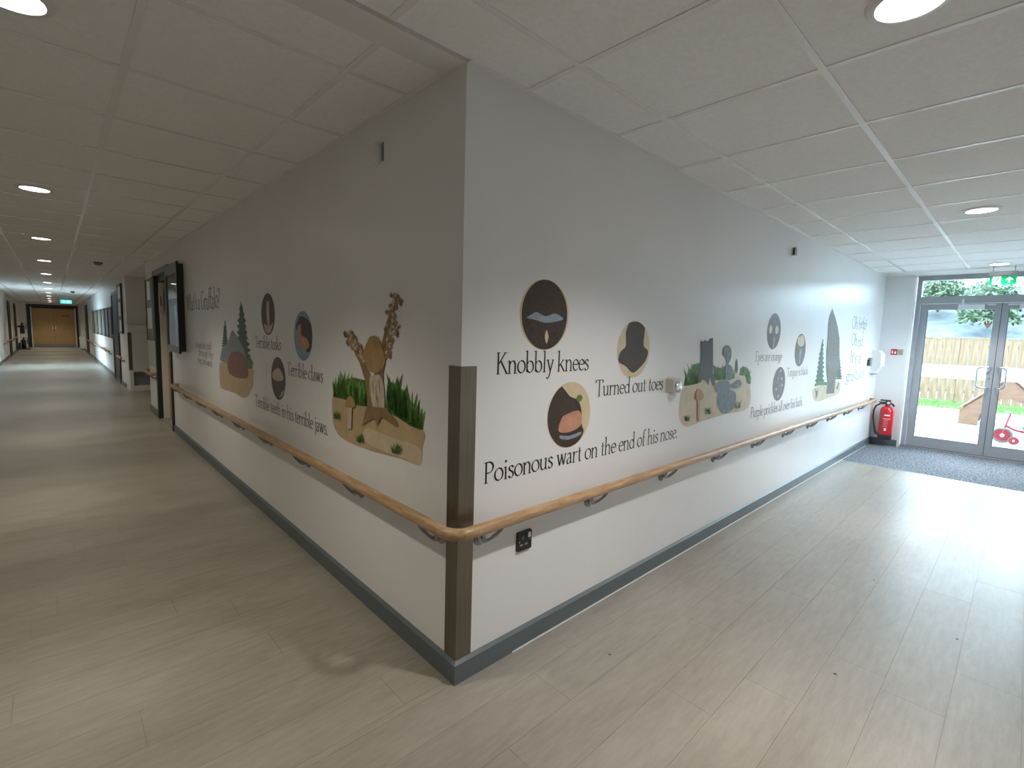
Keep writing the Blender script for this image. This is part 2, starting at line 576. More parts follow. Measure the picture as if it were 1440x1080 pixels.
# plaster strip on the line of the corner
MB().box(W, 0.0, 0.002, STRIP, ZC - .004, ZC + .012).build('plaster_strip', 'plaster', ce)
ys = [STRIP] + [YT0 + .6 * i for i in range(0, 90) if YT0 + .6 * i < YE - .05] + [YE]
ny = 0
stuff = MB()
stuffb = MB()
for a, b in zip(ys[:-1], ys[1:]):
    for c, d in zip(XL[1:], XL[:-1]):
        if b < 13.2:
            tile(c + RB * .9, d - RB * .9, a + RB * .9, b - RB * .9)
        else:
            stuff.box(c + RB * .9, d - RB * .9, a + RB * .9, b - RB * .9, ZC + .0035, ZC + .012)
o = stuff.build('ceiling_tiles_far', 'tile', ce)
o['kind'] = 'stuff'
for x in XL[1:-1]:
    MB().box(x - RB, x + RB, STRIP, YE, ZC, ZC + .006).build('grid_bar', 'grid', ce)
for y in ys[1:-1]:
    for c, d in zip(XL[1:], XL[:-1]):
        if y < 13.2:
            MB().box(c + RB, d - RB, y - RB, y + RB, ZC + .0004, ZC + .006).build('grid_bar', 'grid', ce)
        else:
            stuffb.box(c + RB, d - RB, y - RB, y + RB, ZC + .0004, ZC + .006)
o = stuffb.build('grid_bars_far', 'grid', ce)
o['kind'] = 'stuff'
MB().box(-.022, 0, STRIP, Y1, ZC - .001, ZC + .012).build('edge_trim', 'grid', ce)
MB().box(0, 1.0, Y1, Y2, ZC, ZC + .012).build('recess_ceiling', 'plaster', ce)


# downlights
def downlight(x, y, label, group, power, tone):
    t = thing('downlight', label, 'ceiling light', (x, y, ZC), group)
    MB().lathe([(0.078, -.001), (0.082, -.007), (0.097, -.006), (0.104, 0.0), (0.104, 0.003)], 32).build('trim_ring', 'white', t, True)
    lens = MB().lathe([(0.079, -.0045), (0.079, 0.002)], 32)
    # closed downward-facing disc
    lens.build('lens', 'lamp', t)
    sd = bpy.data.lights.new('downlight_beam', 'SPOT')
    sd.energy = power
    sd.color = tone
    sd.spot_size = math.radians(124 if power == SPOT_ENTRANCE else 114)
    sd.spot_blend = 1.0
    sd.shadow_soft_size = 0.07
    so = bpy.data.objects.new('lamp_beam', sd)
    COL.objects.link(so)
    so.location = (0, 0, -.012)
    so.parent = t
    return t


for i, x in enumerate((0.67, 3.61, 6.68)):
    downlight(x, -1.14, ('round downlight nearest the camera, cut by the top edge above the entrance corridor',
                         'round downlight in the middle of the entrance corridor ceiling',
                         'round downlight just in front of the green exit sign')[i], 'downlights of the entrance corridor', SPOT_ENTRANCE, (1.0, 0.96, 0.92))
ORD = ['nearest', 'second', 'third', 'fourth', 'fifth', 'sixth', 'seventh', 'eighth', 'ninth', 'tenth', 'eleventh', 'twelfth']
for i, y in enumerate((0.71, 3.62, 6.57, 9.45, 12.5, 15.6, 18.7, 21.7, 24.7, 27.6, 30.5, 33.0)):
    downlight(-1.16, y, ORD[i] + ' round downlight in the row along the dim long corridor', 'downlights of the long corridor', SPOT_LONG, (1.0, 0.93, 0.78))

# ------------------------------------------------------------------ entrance mat
t = thing('entrance_mat', 'speckled dark grey entrance mat in front of the glazed doors', 'mat', (6.6, -1.17, 0))
MB().box(5.80 - 6.6, XD - .05 - 6.6, -1.15, 1.15, -.003, .002).build('mat_pile', 'mat', t)
MB().box(5.785 - 6.6, 5.80 - 6.6, -1.15, 1.15, -.003, .003).build('edge_strip', 'edge', t)

# ------------------------------------------------------------------ corner guard
t = thing('corner_guard', 'brushed steel corner guard on the white wall corner', 'corner guard')
g = 0.075
MB().prism([(-.002, -.002), (g, -.002), (g, 0.0), (0, 0)], SH + .012, 1.275).build('guard_face', 'steel', t)
MB().prism([(-.002, -.002), (0, 0), (0, g), (-.002, g)], SH + .012, 1.275).build('guard_face', 'steel', t)


# ------------------------------------------------------------------ handrails
RZ, RO, RR = 0.648, 0.072, 0.0235


def R2(u, off, z):
    return Vector((u, -off, z))


def L2(u, off, z):
    return Vector((-off, u, z))


def arc_bracket(fn, u, parent, rz=RZ):
    b = MB()
    pts = []
    for i in range(13):
        a = PI * i / 12
        s = math.sin(a)
        pts.append(fn(u + .062 * math.cos(a), RO - RO * .45 * s ** 1.3, rz - .014 - .056 * s))
    b.tube(pts, 0.009, 8)
    b.tube([fn(u, RO * .55, rz - .068), fn(u, .004, rz - .072)], .009, 8)
    c = fn(u, 0, rz - .072)
    nrm = (fn(u, 1, 0) - fn(u, 0, 0)).normalized()
    q = nrm.to_track_quat('Z', 'Y').to_matrix()
    b.lathe([(0.03, 0.0), (0.03, 0.006), (0.024, 0.011), (0.010, 0.013)], 14, c, q)
    return b.build('bracket', 'bracket', parent, True)


hr = thing('handrail', 'round oak handrail on loop brackets wrapping around the wall corner', 'handrail', (0, 0, 0))
MB().tube([R2(.03, RO, RZ), R2(7.05, RO, RZ), R2(7.12, RO - .01, RZ), R2(7.15, .02, RZ), R2(7.15, 0, RZ)], RR, 14).build('rail', 'oak_x', hr, True)
MB().tube([L2(.03, RO, RZ), L2(5.70, RO, RZ), L2(5.77, RO - .01, RZ), L2(5.80, .02, RZ), L2(5.80, 0, RZ)], RR, 14).build('rail', 'oak_y', hr, True)
cp = [(-RO, .0295)]
for i in range(9):
    a = PI + (PI / 2) * i / 8
    cp.append((-.0 + RO * math.cos(a), 0 + RO * math.sin(a)))
cp.append((.0295, -RO))
MB().tube([(x, y, RZ) for x, y in cp], RR, 14).build('corner_bend', 'oak_c', hr, True)
for i in range(10):
    arc_bracket(R2, 0.108 + .711 * i, hr)
for i in range(9):
    if .09 + .708 * i < 5.78:
        arc_bracket(L2, 0.108 + .706 * i, hr)
# stub on the short pier past the doorway
t = thing('handrail', 'short oak handrail stub on the pier past the dark doorway', 'handrail')
MB().tube([L2(DY1 + .16, 0, RZ), L2(DY1 + .16, RO - .01, RZ), L2(DY1 + .2, RO, RZ), L2(Y1 - .02, RO, RZ), (-RO * .75, Y1 + .05, RZ), (-.02, Y1 + RO, RZ), (.25, Y1 + RO, RZ)], RR, 12).build('rail', 'oak_y', t, True)
arc_bracket(L2, DY1 + .26, t)
arc_bracket(L2, Y1 - .12, t)
t = thing('handrail', 'long thin handrail on the wall beyond the recess', 'handrail')
MB().tube([L2(15.0, RO, RZ), L2(25.9, RO, RZ)], RR, 10).build('rail', 'oak_y', t, True)
for i in range(8):
    arc_bracket(L2, 15.2 + 1.5 * i, t)
t = thing('handrail', 'short handrail piece between the recess cupboard and the far dark door', 'handrail')
MB().tube([L2(Y2 + .6, RO, RZ), L2(12.75, RO, RZ)], RR, 10).build('rail', 'oak_y', t, True)
arc_bracket(L2, 12.1, t)


def O2(u, off, z):
    return Vector((W + off, u, z))


for ya_, yb_, bs_, lab_ in ((21.7, 24.6, (22.2, 23.6), 'thin handrail on the outer wall between the window and the nearer dark doorway'),
                            (26.6, 28.9, (27.0, 28.4), 'thin handrail on the outer wall between the two dark doorways')):
    t = thing('handrail', lab_, 'handrail')
    MB().tube([O2(ya_, RO, RZ), O2(yb_, RO, RZ)], RR, 10).build('rail', 'oak_y', t, True)
    for u in bs_:
        arc_bracket(O2, u, t)

# ------------------------------------------------------------------ socket, sensors, door holder
t = thing('wall_socket', 'black single power socket with a white switch below the handrail', 'socket', (0.362, 0, 0.497))
MB().bbox(-.043, .043, -.011, 0, -.043, .043, .004).build('face_plate', 'black', t)
MB().box(.018, .032, -.016, -.011, .012, .034).build('rocker_switch', 'white', t)
for (a, b, c, d) in ((-.016, -.008, .008, .024), (-.030, -.012, -.020, -.012), (0.0, .018, -.020, -.012)):
    MB().box(a, b, -.0116, -.0105, c, d).build('pin_slot', 'grey', t)
for dx in (-.033, .033):
    MB().lathe([(.003, 0), (.003, .001)], 8, (dx, -.011, 0), Matrix.Rotation(PI / 2, 3, 'X')).build('screw', 'chrome', t)

t = thing('door_holder', 'small grey magnetic door holder box beside the painted word toes', 'door holder', (1.565, 0, 1.128))
MB().bbox(-.045, .045, -.05, 0, -.042, .042, .005, 'y').build('housing', 'cream', t)
MB().lathe([(.036, 0), (.036, .006), (.030, .014), (.012, .018)], 20, (.004, -.05, -.004), Matrix.Rotation(PI / 2, 3, 'X')).build('magnet_disc', 'chrome', t, True)

t = thing('motion_sensor', 'small oval white sensor high on the dim picture wall', 'sensor', (0, 0.645, 2.195))
mt = Matrix.Rotation(-PI / 2, 3, 'Y')
MB().lathe([(.048, 0), (.048, .014), (.040, .026), (.018, .032)], 20, (0, 0, 0), mt @ Matrix.Diagonal((1, .75, 1))).build('dome', 'white', t, True)
MB().box(-.004, 0, -.05, -.036, -.04, .04).build('back_plate', 'grey', t)

t = thing('wall_sensor', 'small grey and white sensor high on the wall towards the glazed doors', 'sensor', (3.5, 0, 2.17))
MB().bbox(-.03, .03, -.035, 0, -.04, .04, .006).build('housing', 'white', t)
MB().box(-.026, -.004, -.037, -.035, -.03, .03).build('detector_face', 'grey', t)
MB().box(-.0305, -.030, -.030, -.012, -.03, .03).build('side_slot', 'dark', t)

t = thing('smoke_detector', 'dark round smoke detector on the long corridor ceiling', 'smoke detector', (-.53, 8.94, ZC))
MB().lathe([(.055, 0), (.055, -.012), (.045, -.035), (.028, -.045)], 20).build('detector_head', 'grey', t, True)
MB().lathe([(.062, .002), (.062, -.010)], 20).build('base_ring', 'dark', t)
t = thing('smoke_detector', 'tiny dark smoke detector farther down the long corridor ceiling near the exit sign', 'smoke detector', (-.60, 19.5, ZC))
MB().lathe([(.055, 0), (.055, -.012), (.045, -.05), (.028, -.06)], 16).build('detector_head', 'dark', t, True)
MB().lathe([(.062, .002), (.062, -.010)], 16).build('base_ring', 'grey', t)

# white flap unit and keypad near the glazed doors
t = thing('access_keypad', 'dark grey keypad box on the wall beside the white flap dispenser', 'keypad', (6.83, 0, 1.18))
MB().bbox(-.05, .05, -.03, 0, -.055, .055, .006).build('housing', 'grey', t)
MB().box(-.085, -.05, -.018, 0, -.05, .03).build('side_plate', 'dark', t)
t = thing('paper_dispenser', 'white wall dispenser with a slanted front near the glazed doors', 'dispenser', (7.08, 0, 1.18))
m = MB()
m.extrude([(-.13, 0, -.16), (-.13, -.05, -.16), (-.13, -.11, -.06), (-.13, -.11, .10), (-.13, -.07, .16), (-.13, 0, .16)], (.26, 0, 0))
m.build('cover', 'white', t)
MB().box(-.10, .10, -.045, -.01, -.175, -.16).build('paper_slot', 'grey', t)

# ------------------------------------------------------------------ glazed entrance doors
DC = -1.175
D0, D1 = -0.33, -2.02
fr = thing('door_1', 'grey aluminium glazed double entrance doors with a transom light', 'door', (XD, DC, 0), kind='structure')


def dbx(name, m, x0, x1, y0, y1, z0, z1, parent=fr):
    return MB().box(x0 - XD, x1 - XD, min(y0, y1) - DC, max(y0, y1) - DC, z0, z1).build(name, m, parent)


TH = 1.985                 # underside of the transom
dbx('frame_jamb', 'alu', XD - .06, XD + .06, D0, D0 - .05, 0, ZC)
dbx('frame_jamb', 'alu', XD - .06, XD + .06, D1, D1 + .05, 0, ZC)
dbx('frame_head', 'alu', XD - .06, XD + .06, D0 - .05, D1 + .05, 2.295, ZC)
dbx('transom_bar', 'alu', XD - .06, XD + .06, D0 - .05, D1 + .05, TH, 2.075)
dbx('threshold', 'alu', XD - .06, XD + .06, D0, D1, 0, .016)
dbx('transom_pane', 'glass', XD - .006, XD + .006, D0 - .05, D1 + .05, 2.075, 2.295)
dbx('reveal_lining', 'white2', XE - .002, XD - .06, EY0 + .001, EY0 - .018, 0, ZC - .01)
dbx('reveal_lining', 'white2', XE - .002, XD - .06, EY1 - .001, EY1 + .018, 0, ZC - .01)
for s, (ya, yb) in enumerate(((D0 - .056, DC + .003), (DC - .003, D1 + .056))):
    leaf = dbx('door_leaf', 'alu', XD - .028, XD + .028, ya, ya - .075 if s == 0 else ya - .062, .022, TH - .006)
    # outer stile is the leaf mesh, the other rails are its pieces
    def lb(name, m, *a):
        return dbx(name, m, *a, parent=leaf)
    yo = ya - (.075 if s == 0 else .062)
    yi = yb + (.062 if s == 0 else .075)
    lb('stile', 'alu', XD - .028, XD + .028, yi, yb, .022, TH - .006)
    lb('top_rail', 'alu', XD - .028, XD + .028, yo, yi, TH - .083, TH - .006)
    lb('bottom_rail', 'alu', XD - .028, XD + .028, yo, yi, .022, .165)
    lb('pane', 'glass', XD - .004, XD + .004, yo, yi, .165, TH - .083)
    lb('frosted_band', 'frost', XD - .0055, XD - .0045, yo, yi, .995, 1.17)
    lb('gasket', 'alu_d', XD - .012, XD + .012, yo, yo - .006, .165, TH - .083)
    # pull handle
    hy = DC + (.035 if s == 0 else -.035)
    ho = DC + (.150 if s == 0 else -.115)
    zt, zb = 1.165, .90
    pts = [(XD - .028, hy, zt), (XD - .085, hy, zt)]
    n = 6
    r = .045
    xx = XD - .085
    pts = [(XD - .028, hy, zt), (xx + .02, hy, zt), (xx, hy + (.015 if s == 0 else -.015), zt)]
    sg = 1 if s == 0 else -1
    pts.append((xx, ho - sg * r, zt))
    for i in range(1, n + 1):
        a = (PI / 2) * i / n
        pts.append((xx, ho - sg * r + sg * r * math.sin(a), zt - r + r * math.cos(a)))
    pts.append((xx, ho, zb + r))
    for i in range(1, n + 1):
        a = (PI / 2) * i / n
        pts.append((xx, ho - sg * r + sg * r * math.cos(a), zb + r - r * math.sin(a)))
    pts += [(xx, hy + (.015 if s == 0 else -.015), zb), (xx + .02, hy, zb), (XD - .028, hy, zb)]
    MB().tube([(p[0] - XD, p[1] - DC, p[2]) for p in pts], .0105, 10).build('pull_handle', 'chrome', leaf, True)
    if s == 0:
        MB().lathe([(.014, 0), (.014, .006)], 14, (-.028, DC + .036 - DC, 1.02), Matrix.Rotation(-PI / 2, 3, 'Y')).build('lock_cylinder', 'grey', leaf)
    # closer
    cy = ya - .40 if s == 0 else yb + .40
    c0, c1 = (-.77, -1.02) if s == 0 else (-1.33, -1.58)
    cl = dbx('door_closer', 'closer', XD - .085, XD - .028, c0, c1, TH - .085, TH - .02)
    dbx('closer_arm', 'closer', XD - .080, XD - .062, c0 - .03, c0 - .05, TH - .02, TH + .05, parent=cl)
    dbx('closer_arm', 'closer', XD - .075, XD - .06, c1 - .02 * (1 if s == 0 else -1), c1 - .10 if s == 0 else c0 + .10, TH - .035, TH - .02, parent=cl)
dbx('meeting_gap', 'alu_d', XD - .02, XD + .02, DC + .003, DC - .003, .022, TH - .006)
dbx('threshold_seal', 'alu_d', XD - .031, XD + .03, D0 - .05, D1 + .05, .016, .022)

# exit sign over the doors
t = thing('exit_sign', 'green hanging exit sign with running figure above the glazed doors', 'exit sign', (6.9, -1.175, 2.193))
EX = 6.9
MB().box(-.012, .012, -.112, .112, -.05, .05).build('sign_panel', 'green', t)
MB().box(-.03, .03, -.115, .115, .052, .10).build('lamp_housing', 'grey', t)
for yy in (-.09, .09):
    MB().tube([(0, yy, .098), (0, yy, ZC - 2.193)], .004, 6).build('hanger', 'grey', t)
MB().box(-.0135, -.012, .016, .086, -.045, .043).build('figure_panel', 'exitwhite', t)


def flat_on_x(pts, x, y_sign=-1):
    # pts: (right, up) as seen by the viewer looking towards +x (right = -y)
    return [(x, -p[0], p[1]) for p in pts]


def ell(cx, cy, rx, ry, n=20, a0=0.0):
    return [(cx + rx * math.cos(2 * PI * i / n + a0), cy + ry * math.sin(2 * PI * i / n + a0)) for i in range(n)]


fig = MB()
fig.extrude(flat_on_x(ell(-.038, .031, .008, .008, 12), -.0135), (-.0008, 0, 0))
for a in ([(-.046, .020), (-.034, .022), (-.044, -.006), (-.057, -.004)], [(-.050, -.004), (-.042, -.008), (-.030, -.024), (-.034, -.042), (-.040, -.042), (-.038, -.026)],
          [(-.058, -.004), (-.048, -.004), (-.058, -.024), (-.078, -.026), (-.078, -.020), (-.062, -.018)],
          [(-.046, .020), (-.044, .014), (-.062, .010), (-.068, -.002), (-.073, .0), (-.066, .016)], [(-.036, .022), (-.032, .016), (-.026, .008), (-.020, .012), (-.022, .016), (-.027, .014)]):
    fig.extrude(flat_on_x(a, -.0135), (-.0008, 0, 0))
fig.build('running_figure', 'green', t)
ar = MB()
ar.extrude(flat_on_x([(.052, .036), (.020, .004), (.030, -.004), (.046, .012), (.046, -.036), (.058, -.036), (.058, .012), (.074, -.004), (.084, .004)], -.012), (-.0012, 0, 0))
ar.build('arrow', 'exitwhite', t)

# far exit sign
t = thing('exit_sign', 'small glowing blue-green exit sign far down the long corridor', 'exit sign', (-.66, 26.0, 2.20))
MB().box(-.17, .17, -.012, .012, -.07, .07).build('sign_panel', 'cyan', t)
MB().box(-.10, -.02, -.014, -.012, -.03, .03).build('arrow', 'exitwhite', t)
MB().box(.03, .11, -.014, -.012, -.045, .045).build('running_figure', 'exitwhite', t)
for xx in (-.12, .12):
    MB().tube([(xx, 0, .07), (xx, 0, ZC - 2.20)], .005, 6).build('hanger', 'grey', t)

# sign plates beside the doors
t = thing('extinguisher_sign', 'small red fire equipment sign on the narrow wall by the doors', 'sign', (XE, -.175, 1.318))
MB().box(-.003, 0, -.036, .036, -.04, .04).build('plate', 'redplate', t)
MB().extrude(flat_on_x([(-.026, -.024), (-.012, -.024), (-.012, .012), (-.016, .022), (-.022, .022), (-.026, .012)], -.003), (-.0006, 0, 0)).build('extinguisher_symbol', 'white', t)
MB().extrude(flat_on_x([(0, -.024), (.026, -.024), (.020, -.004), (.024, .020), (.012, .004), (.006, .024), (.004, 0)], -.003), (-.0006, 0, 0)).build('flame_symbol', 'white', t)
t = thing('instruction_sign', 'small pale yellow-green instruction plate beside the red fire sign', 'sign', (XE, -.245, 1.318))
MB().box(-.003, 0, -.028, .028, -.04, .04).build('plate', mat('pale_sign', (0.45, 0.48, 0.32), rough=.4), t)
for i in range(4):
    MB().box(-.0036, -.003, -.02, .02 - .008 * (i % 2), .022 - .016 * i, .028 - .016 * i).build('text_line', 'grey', t)

# ------------------------------------------------------------------ fire extinguisher
EXX, EXY = 7.29, -.185
t = thing('fire_extinguisher', 'red fire extinguisher with a black hose hanging by the glazed doors', 'fire extinguisher', (EXX, EXY, 0.10))
MB().lathe([(.070, .035), (.078, .045), (.079, .06), (.079, .395), (.074, .425), (.055, .452), (.030, .468), (.026, .49)], 28).build('cylinder', 'red', t, True)
MB().lathe([(.073, 0), (.080, .006), (.080, .065), (.0795, .07)], 28).build('base_ring', 'black', t, True)
v = MB().lathe([(.026, .485), (.030, .49), (.030, .53), (.020, .54)], 16).build('valve', 'dkgreen', t, True)
MB().bbox(-.022, .022, -.03, .085, .535, .552, .004, 'y').build('squeeze_lever', 'dkgreen', v)
MB().bbox(-.020, .020, -.02, .10, .508, .522, .004, 'y').build('carry_handle', 'dkgreen', v)
MB().tube([(-.03, -.025, .51), (-.03, -.06, .50), (-.028, -.075, .47)], .012, 8).build('safety_tag', 'black', v, True)
MB().lathe([(.018, 0), (.018, .012)], 14, (-.030, -.012, .515), Matrix.Rotation(-PI / 2, 3, 'Y')).build('pressure_gauge', 'white', v)
hs = [(-.01, .03, .50), (-.02, .08, .495), (-.03, .125, .46), (-.035, .145, .40), (-.035, .145, .31), (-.035, .130, .21), (-.03, .115, .13), (-.03, .105, .085)]
MB().tube(hs, [.0105] * 6 + [.012, .016], 10).build('hose', 'black', t, True)
MB().tube([(-.03, .112, .075), (-.03, .06, .070)], .014, 10).build('nozzle_clip', 'black', t, True)
# printed label wrapping the front of the cylinder


def wrap(name, m, a0, a1, z0, z1, r=.0797):
    b = MB()
    n = 8
    vs = []
    for z in (z0, z1):
        for i in range(n + 1):
            a = math.radians(a0 + (a1 - a0) * i / n)
            vs.append((r * math.cos(a), r * math.sin(a), z))
    b.add(vs, [(i, i + 1, n + 2 + i, n + 1 + i) for i in range(n)])
    return b.build(name, m, t)


wrap('label_band', 'white', 170, 215, .335, .355)
wrap('label_line', 'white', 160, 220, .293, .299)
for i in range(5):
    wrap('label_line', mat('label_pink', (.72, .25, .26), rough=.4) if i == 0 else bpy.data.materials['label_pink'], 165, 205 - 6 * (i % 2), .27 - .022 * i, .278 - .022 * i)
wrap('label_badge', 'white', 176, 196, .13, .165)
MB().box(.078, XE - EXX, -.03, .03, .36, .40).build('wall_bracket', 'black', t)

# ------------------------------------------------------------------ doorway and boards in the long corridor
d2 = thing('door_2', 'dark framed doorway with pale lining past the noticeboard', 'door', (0, 6.76, 0), kind='structure')


def d2b(name, m, x0, x1, y0, y1, z0, z1):
    return MB().box(x0, x1, y0 - 6.76, y1 - 6.76, z0, z1).build(name, m, d2)


d2b('frame_post', 'dark', -.022, .03, DY0 - .06, DY0 + .012, 0, DH + .06)
d2b('frame_post', 'dkgreen', -.022, .035, DY1 - .012, DY1 + .09, 0, DH + .06)
d2b('frame_head', 'grey', -.022, .03, DY0 + .012, DY1 - .012, DH - .012, DH + .06)
d2b('lining', 'white2', .035, .15, DY1 - .02, DY1, 0, DH - .1)
d2b('threshold', 'grey', 0, .15, DY0, DY1, -.003, .004)
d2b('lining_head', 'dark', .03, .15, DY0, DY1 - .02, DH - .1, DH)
d2b('door_leaf', 'tan', .11, .145, DY0 + .01, DY1 - .02, 0.005, DH - .1)
lf = d2b('sign_box', 'white', .03, .07, DY1 - .10, DY1 - .02, 1.56, 1.87)
d2b('sign_slot', 'black', .042, .052, DY1 - .103, DY1 - .10, 1.66, 1.80)

nb = thing('noticeboard', 'tall grey framed noticeboard with a dark glazed panel beside the doorway', 'noticeboard', (0, 5.585, 1.59))
MB().box(-.05, 0, -.36, .36, -.50, .50).build('backing', 'dark', nb)
MB().box(-.072, -.05, -.395, -.36, -.52, .52).build('frame_side', 'black', nb)
MB().box(-.072, -.05, .36, .395, -.52, .52).build('frame_side', 'grey', nb)
MB().box(-.07, -.05, -.36, .36, .40, .52).build('frame_top', 'grey', nb)
MB().box(-.07, -.05, -.36, .36, -.52, -.44).build('frame_bottom', 'grey', nb)
MB().box(-.054, -.05, -.20, .20, -.43, .18).build('poster', mat('teal_poster', (.035, .075, .08), rough=.4, var=.2, scale=6), nb)
MB().box(-.060, -.057, -.36, .36, -.44, .40).build('pane', 'pane', nb)
nb = thing('noticeboard', 'narrow black noticeboard with white sheets on the pier past the doorway', 'noticeboard', (0, 7.80, 1.62))
MB().box(-.02, 0, -.36, .36, -.46, .46).build('backing', 'black', nb)
MB().box(-.026, -.02, -.37, -.35, -.47, .47).build('frame_side', 'grey', nb)
MB().box(-.026, -.02, .35, .37, -.47, .47).build('frame_side', 'dark', nb)
MB().box(-.022, -.02, -.12, .20, .14, .42).build('paper_sheet', 'white', nb)
MB().box(-.022, -.02, -.20, .26, -.30, .02).build('paper_sheet', 'white', nb)
t = thing('wall_panel', 'pale streaked protective panel on the pier above the handrail stub', 'panel', (0, 7.85, .94))
MB().box(-.008, 0, -.40, .40, -.20, .20).build('sheet', mat('streaked_panel', (.50, .49, .45), rough=.4, var=.18, scale=3, stretch=(6, 6, .8)), t)
MB().box(-.010, 0, -.41, .41, .20, .212).build('edge_strip', 'grey', t)

# cupboard in the recess
t = thing('recess_cupboard', 'white boxed-in cupboard with a ledge and low framed opening in the recess', 'cupboard', (0.5, Y2, 0))
MB().box(-.44, .49, -.10, 0, .43, 1.21).build('panel', 'white2', t)
MB().box(-.50, -.44, -.06, 0, .43, 1.21).build('side_strip', mat('olive_strip', (.14, .13, .085), rough=.5), t)
MB().box(-.50, .49, -.13, 0, 1.21, 1.365).build('ledge', 'white2', t)
MB().box(-.50, -.44, -.14, 0, 0, .43).build('frame_post', 'white2', t)
MB().box(-.44, .49, -.14, 0, 0, .11).build('frame_sill', 'white2', t)
MB().box(-.44, .49, -.14, 0, .40, .43).build('frame_top', 'white2', t)
MB().box(-.44, .49, -.04, 0, .11, .40).build('inset', 'grey', t)

structure(MB().box(.15, .19, DY0 - .1, DY1 + .1, 0, DH + .1).build('light_stop_doorway', 'dark'), 'dark sheet added behind the doorway leaf to block stray light', 'wall')  # unseen sheet added to stop daylight leaking in through the doorway
structure(MB().box(W - T, T, YE + T, YE + T + .05, -.05, ZC + .1).build('light_stop_far', 'dark'), 'dark sheet added behind the far tan doors to block stray light', 'wall')  # also added: closes off daylight leaking round the far doors
# farther along the same wall: pictures, doors, noticeboards
far_door_specs = (('door_3', 13.55, 0.72, 'dark door on the corridor wall just beyond the recess'), ('door_4', 27.0, 0.75, 'dark door near the far end of the corridor picture wall'))
for nm, yc, hw, lab in far_door_specs:
    d = thing(nm, lab, 'door', (0, yc, 0), kind='structure')
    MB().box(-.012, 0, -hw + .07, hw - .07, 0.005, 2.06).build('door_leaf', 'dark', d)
    for s in (-1, 1):
        MB().box(-.03, 0, s * hw - .07 * (s > 0), s * hw + .07 * (s < 0), 0, 2.13).build('frame_post', 'black', d)
    MB().box(-.03, 0, -hw + .07, hw - .07, 2.06, 2.13).build('frame_head', 'black', d)
    MB().box(-.06, -.012, hw - .2, hw - .17, 1.0, 1.12).build('door_handle', 'chrome', d)
nb = thing('noticeboard', 'dark noticeboard with white sheets just before the far dark door', 'noticeboard', (-.001, 12.3, 1.72))
MB().box(-.03, 0, -.42, .42, -.55, .52).build('backing', 'black', nb)
MB().box(-.033, -.03, -.35, .05, .20, .45).build('paper_sheet', 'white', nb)
MB().box(-.033, -.03, -.30, .08, -.18, .12).build('paper_sheet', 'white', nb)
MB().box(-.033, -.03, -.30, .05, -.50, -.26).build('paper_sheet', 'white', nb)
pic_y = [15.0, 16.1, 17.3, 18.7, 20.3, 22.1]
for i, y in enumerate(pic_y):
    t = thing('framed_picture', ORD[i] + ' of the dark framed pictures in a row beyond the recess', 'picture', (0, y, 1.40), 'row of framed pictures beyond the recess')
    hw = .36 + .05 * i
    MB().box(-.02, 0, -hw, hw, -.40, .40).build('frame', 'dark', t)
    MB().box(-.023, -.02, -hw + .05, hw - .12, -.34, .34).build('picture_sheet', mat('picture_tone', (.10 + .02 * i, .11 + .015 * i, .09), rough=.4, var=.5, scale=5), t)
# far double doors
fd = thing('door_5', 'tan wooden double doors closing the far end of the long corridor', 'door', (-1.05, YE, 0), kind='structure')
for s, (a, b) in enumerate(((-.84, -.003), (.003, .84))):
    lf = MB().box(a, b, .02, .06, .008, 2.05).build('door_leaf', 'tan', fd)
    MB().box(a + .02, b - .02, .016, .02, .02, .17).build('kick_plate', 'grey', lf)
    hx = -.05 if s == 0 else .05
    MB().box(hx - .02, hx + .02, -.02, .02, .96, 1.12).build('door_handle', 'chrome', lf)
    if s == 1:
        MB().box(.30, .62, .016, .02, 1.66, 1.72).build('door_sign', 'redplate', lf)
MB().box(-.88, -.84, -.02, .10, 0, FH).build('frame_post', 'white2', fd)
MB().box(.84, .88, -.02, .10, 0, FH).build('frame_post', 'white2', fd)
MB().box(-.84, .84, -.005, .10, 2.05, FH).build('frame_head', 'black', fd)
t = thing('trim_2', 'dark surround around the far tan double doors', 'trim', (-1.05, YE, 0), kind='structure')
MB().box(-1.02, -.88, -.03, 0, 0, 2.24).build('post', 'dark', t)
MB().box(.88, .98, -.03, 0, 0, 2.24).build('post', 'dark', t)
MB().box(-.88, .88, -.03, 0, FH, 2.24).build('head', 'dark', t)

# outer wall features of the long corridor
for nm, yc, lab in (('door_6', 25.6, 'dark doorway on the outer wall of the long corridor'), ('door_7', 29.9, 'farther dark doorway on the outer wall before the extinguishers')):
    d = thing(nm, lab, 'door', (W, yc, 0), kind='structure')
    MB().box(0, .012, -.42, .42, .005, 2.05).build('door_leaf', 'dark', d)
    for s in (-1, 1):
        MB().box(0, .03, s * .46 - .04, s * .46 + .04, 0, 2.12).build('frame_post', 'black', d)
    MB().box(0, .03, -.42, .42, 2.05, 2.12).build('frame_head', 'black', d)
for i, y in enumerate((31.6, 32.3)):
    t = thing('fire_extinguisher', ('dark extinguisher hanging highest' if i == 0 else 'dark extinguisher standing lowest') + ' in the far corridor corner', 'fire extinguisher', (W + .16, y, .75 if i == 0 else .032))
    MB().lathe([(.075, 0), (.085, .02), (.085, .36), (.05, .42), (.025, .45)], 16).build('cylinder', 'black', t, True)
    MB().lathe([(.03, .45), (.03, .52)], 12).build('valve', 'dark', t)
    MB().tube([(.03, 0, .5), (.13, 0, .46), (.13, 0, .2)], .014, 8).build('hose', 'black', t, True)
    MB().box(-.16 if i == 0 else -.1, -.08, -.03, .03, .3, .38).build('wall_bracket', 'black', t)
t = thing('extinguisher_stand', 'dark low stand under the far corridor extinguishers', 'stand', (W + .2, 32.0, 0))
